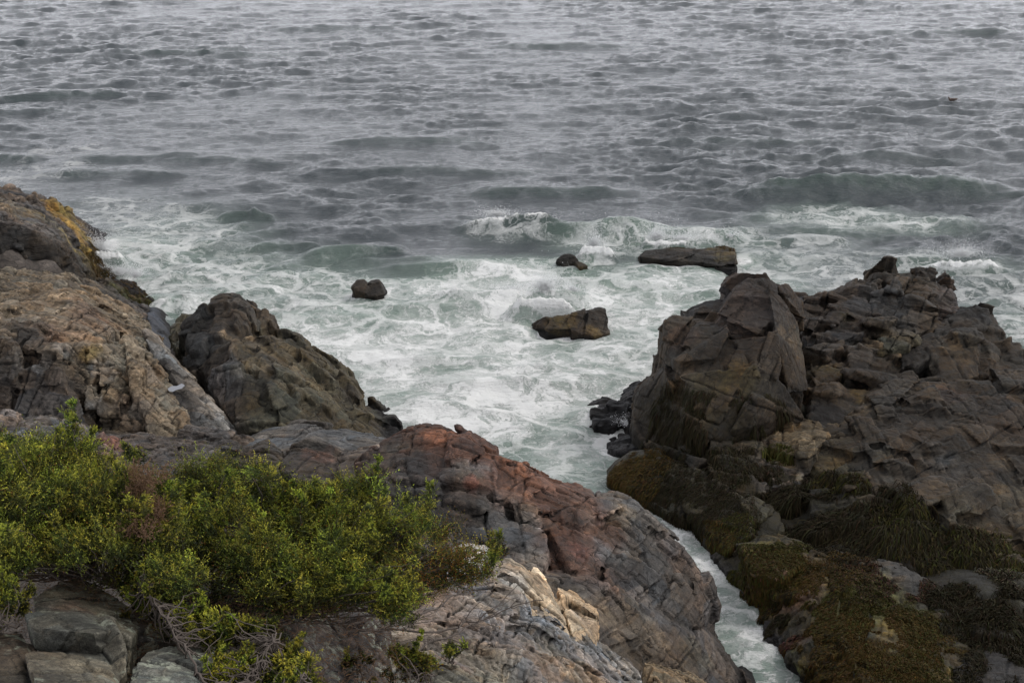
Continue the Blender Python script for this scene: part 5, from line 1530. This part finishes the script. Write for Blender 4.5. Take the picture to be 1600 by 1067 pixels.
# puddle on the dark recess of the dyke
bm = bmesh.new()
pp = [(262, 607, 26.25), (268, 603, 26.4), (276, 603, 26.45), (284, 599, 26.5), (289, 602, 26.35), (284, 607, 26.25), (276, 609, 26.2), (270, 612, 26.1), (264, 611, 26.1)]
zs = np.mean([at(*q)[2] for q in pp]) - .02
vs = []
for q in pp:
    a = at(*q)
    b = sea(q[0], q[1], zs)
    vs.append(bm.verts.new(b))
bm.faces.new(vs)
bmesh.ops.triangulate(bm, faces=bm.faces)
bmesh.ops.subdivide_edges(bm, edges=bm.edges, cuts=3, use_grid_fill=True)
me = bpy.data.meshes.new('rain_puddle')
bm.to_mesh(me)
bm.free()
k = N('puddle_water')
k.b.inputs['Base Color'].default_value = (.08, .085, .1, 1)
k.b.inputs['Roughness'].default_value = .08
me.materials.append(k.m)
o = bpy.data.objects.new('rain_puddle', me)
C.objects.link(o)
tag(o, 'small pale rain puddle lying in the dark notch of the dyke', 'puddle')

# ------------------------------------------------------------------ light
w = bpy.data.worlds.new('World')
sc.world = w
w.use_nodes = True
t = w.node_tree
sk = t.nodes.new('ShaderNodeTexSky')
sk.sky_type = 'NISHITA'
sk.sun_disc = False
SUN_EL, SUN_AZ = math.radians(48), math.radians(72)      # azimuth clockwise from +Y
sk.sun_elevation = SUN_EL
sk.sun_rotation = SUN_AZ
sk.air_density = 1.0
sk.dust_density = 3.0
hs = t.nodes.new('ShaderNodeHueSaturation')
hs.inputs['Saturation'].default_value = .10
t.links.new(sk.outputs[0], hs.inputs['Color'])
# cloud deck evens the sky out
mx = t.nodes.new('ShaderNodeMix')
mx.data_type = 'RGBA'
en = [i for i in mx.inputs if i.enabled]
en[0].default_value = .75
t.links.new(hs.outputs[0], en[1])
cl = t.nodes.new('ShaderNodeTexNoise')
cl.inputs['Scale'].default_value = 2.2
cl.inputs['Detail'].default_value = 4
tc = t.nodes.new('ShaderNodeTexCoord')
t.links.new(tc.outputs['Generated'], cl.inputs['Vector'])
rp = t.nodes.new('ShaderNodeMapRange')
rp.inputs[1].default_value = .3
rp.inputs[2].default_value = .7
rp.inputs[3].default_value = 8.8
rp.inputs[4].default_value = 12
t.links.new(cl.outputs['Fac'], rp.inputs[0])
cm = t.nodes.new('ShaderNodeVectorMath')
cm.operation = 'SCALE'
cm.inputs[0].default_value = (.97, .98, 1.05)
t.links.new(rp.outputs[0], cm.inputs['Scale'])
# the deck is brighter low down over the sea
sx = t.nodes.new('ShaderNodeSeparateXYZ')
t.links.new(tc.outputs['Generated'], sx.inputs[0])
hr = t.nodes.new('ShaderNodeMapRange')
for i_, v_ in zip((1, 2, 3, 4), (.08, .55, 2.25, .85)):
    hr.inputs[i_].default_value = v_
t.links.new(sx.outputs['Z'], hr.inputs[0])
hm = t.nodes.new('ShaderNodeVectorMath')
hm.operation = 'SCALE'
t.links.new(cm.outputs[0], hm.inputs[0])
t.links.new(hr.outputs[0], hm.inputs['Scale'])
t.links.new(hm.outputs[0], en[2])
bg = t.nodes['Background']
t.links.new([o for o in mx.outputs if o.enabled][0], bg.inputs['Color'])
bg.inputs['Strength'].default_value = .1
sd = bpy.data.lights.new('sun', 'SUN')
sd.energy = 1.3
sd.angle = math.radians(16)
sd.color = (1, .96, .9)
so = bpy.data.objects.new('sun', sd)
C.objects.link(so)
dirv = Vector((math.sin(SUN_AZ) * math.cos(SUN_EL), math.cos(SUN_AZ) * math.cos(SUN_EL), math.sin(SUN_EL)))
so.rotation_euler = dirv.to_track_quat('Z', 'Y').to_euler()
sc.view_settings.view_transform = 'Standard'
sc.view_settings.look = 'None'
sc.view_settings.exposure = 0
sc.view_settings.gamma = 1
sc.render.film_transparent = False
sc.cycles.max_bounces = 6
sc.cycles.diffuse_bounces = 4
sc.cycles.transparent_max_bounces = 16
print('SCENE built in', round(time.time() - T0, 1), 's', sum(len(o.data.vertices) for o in bpy.data.objects if o.type == 'MESH'), 'verts')
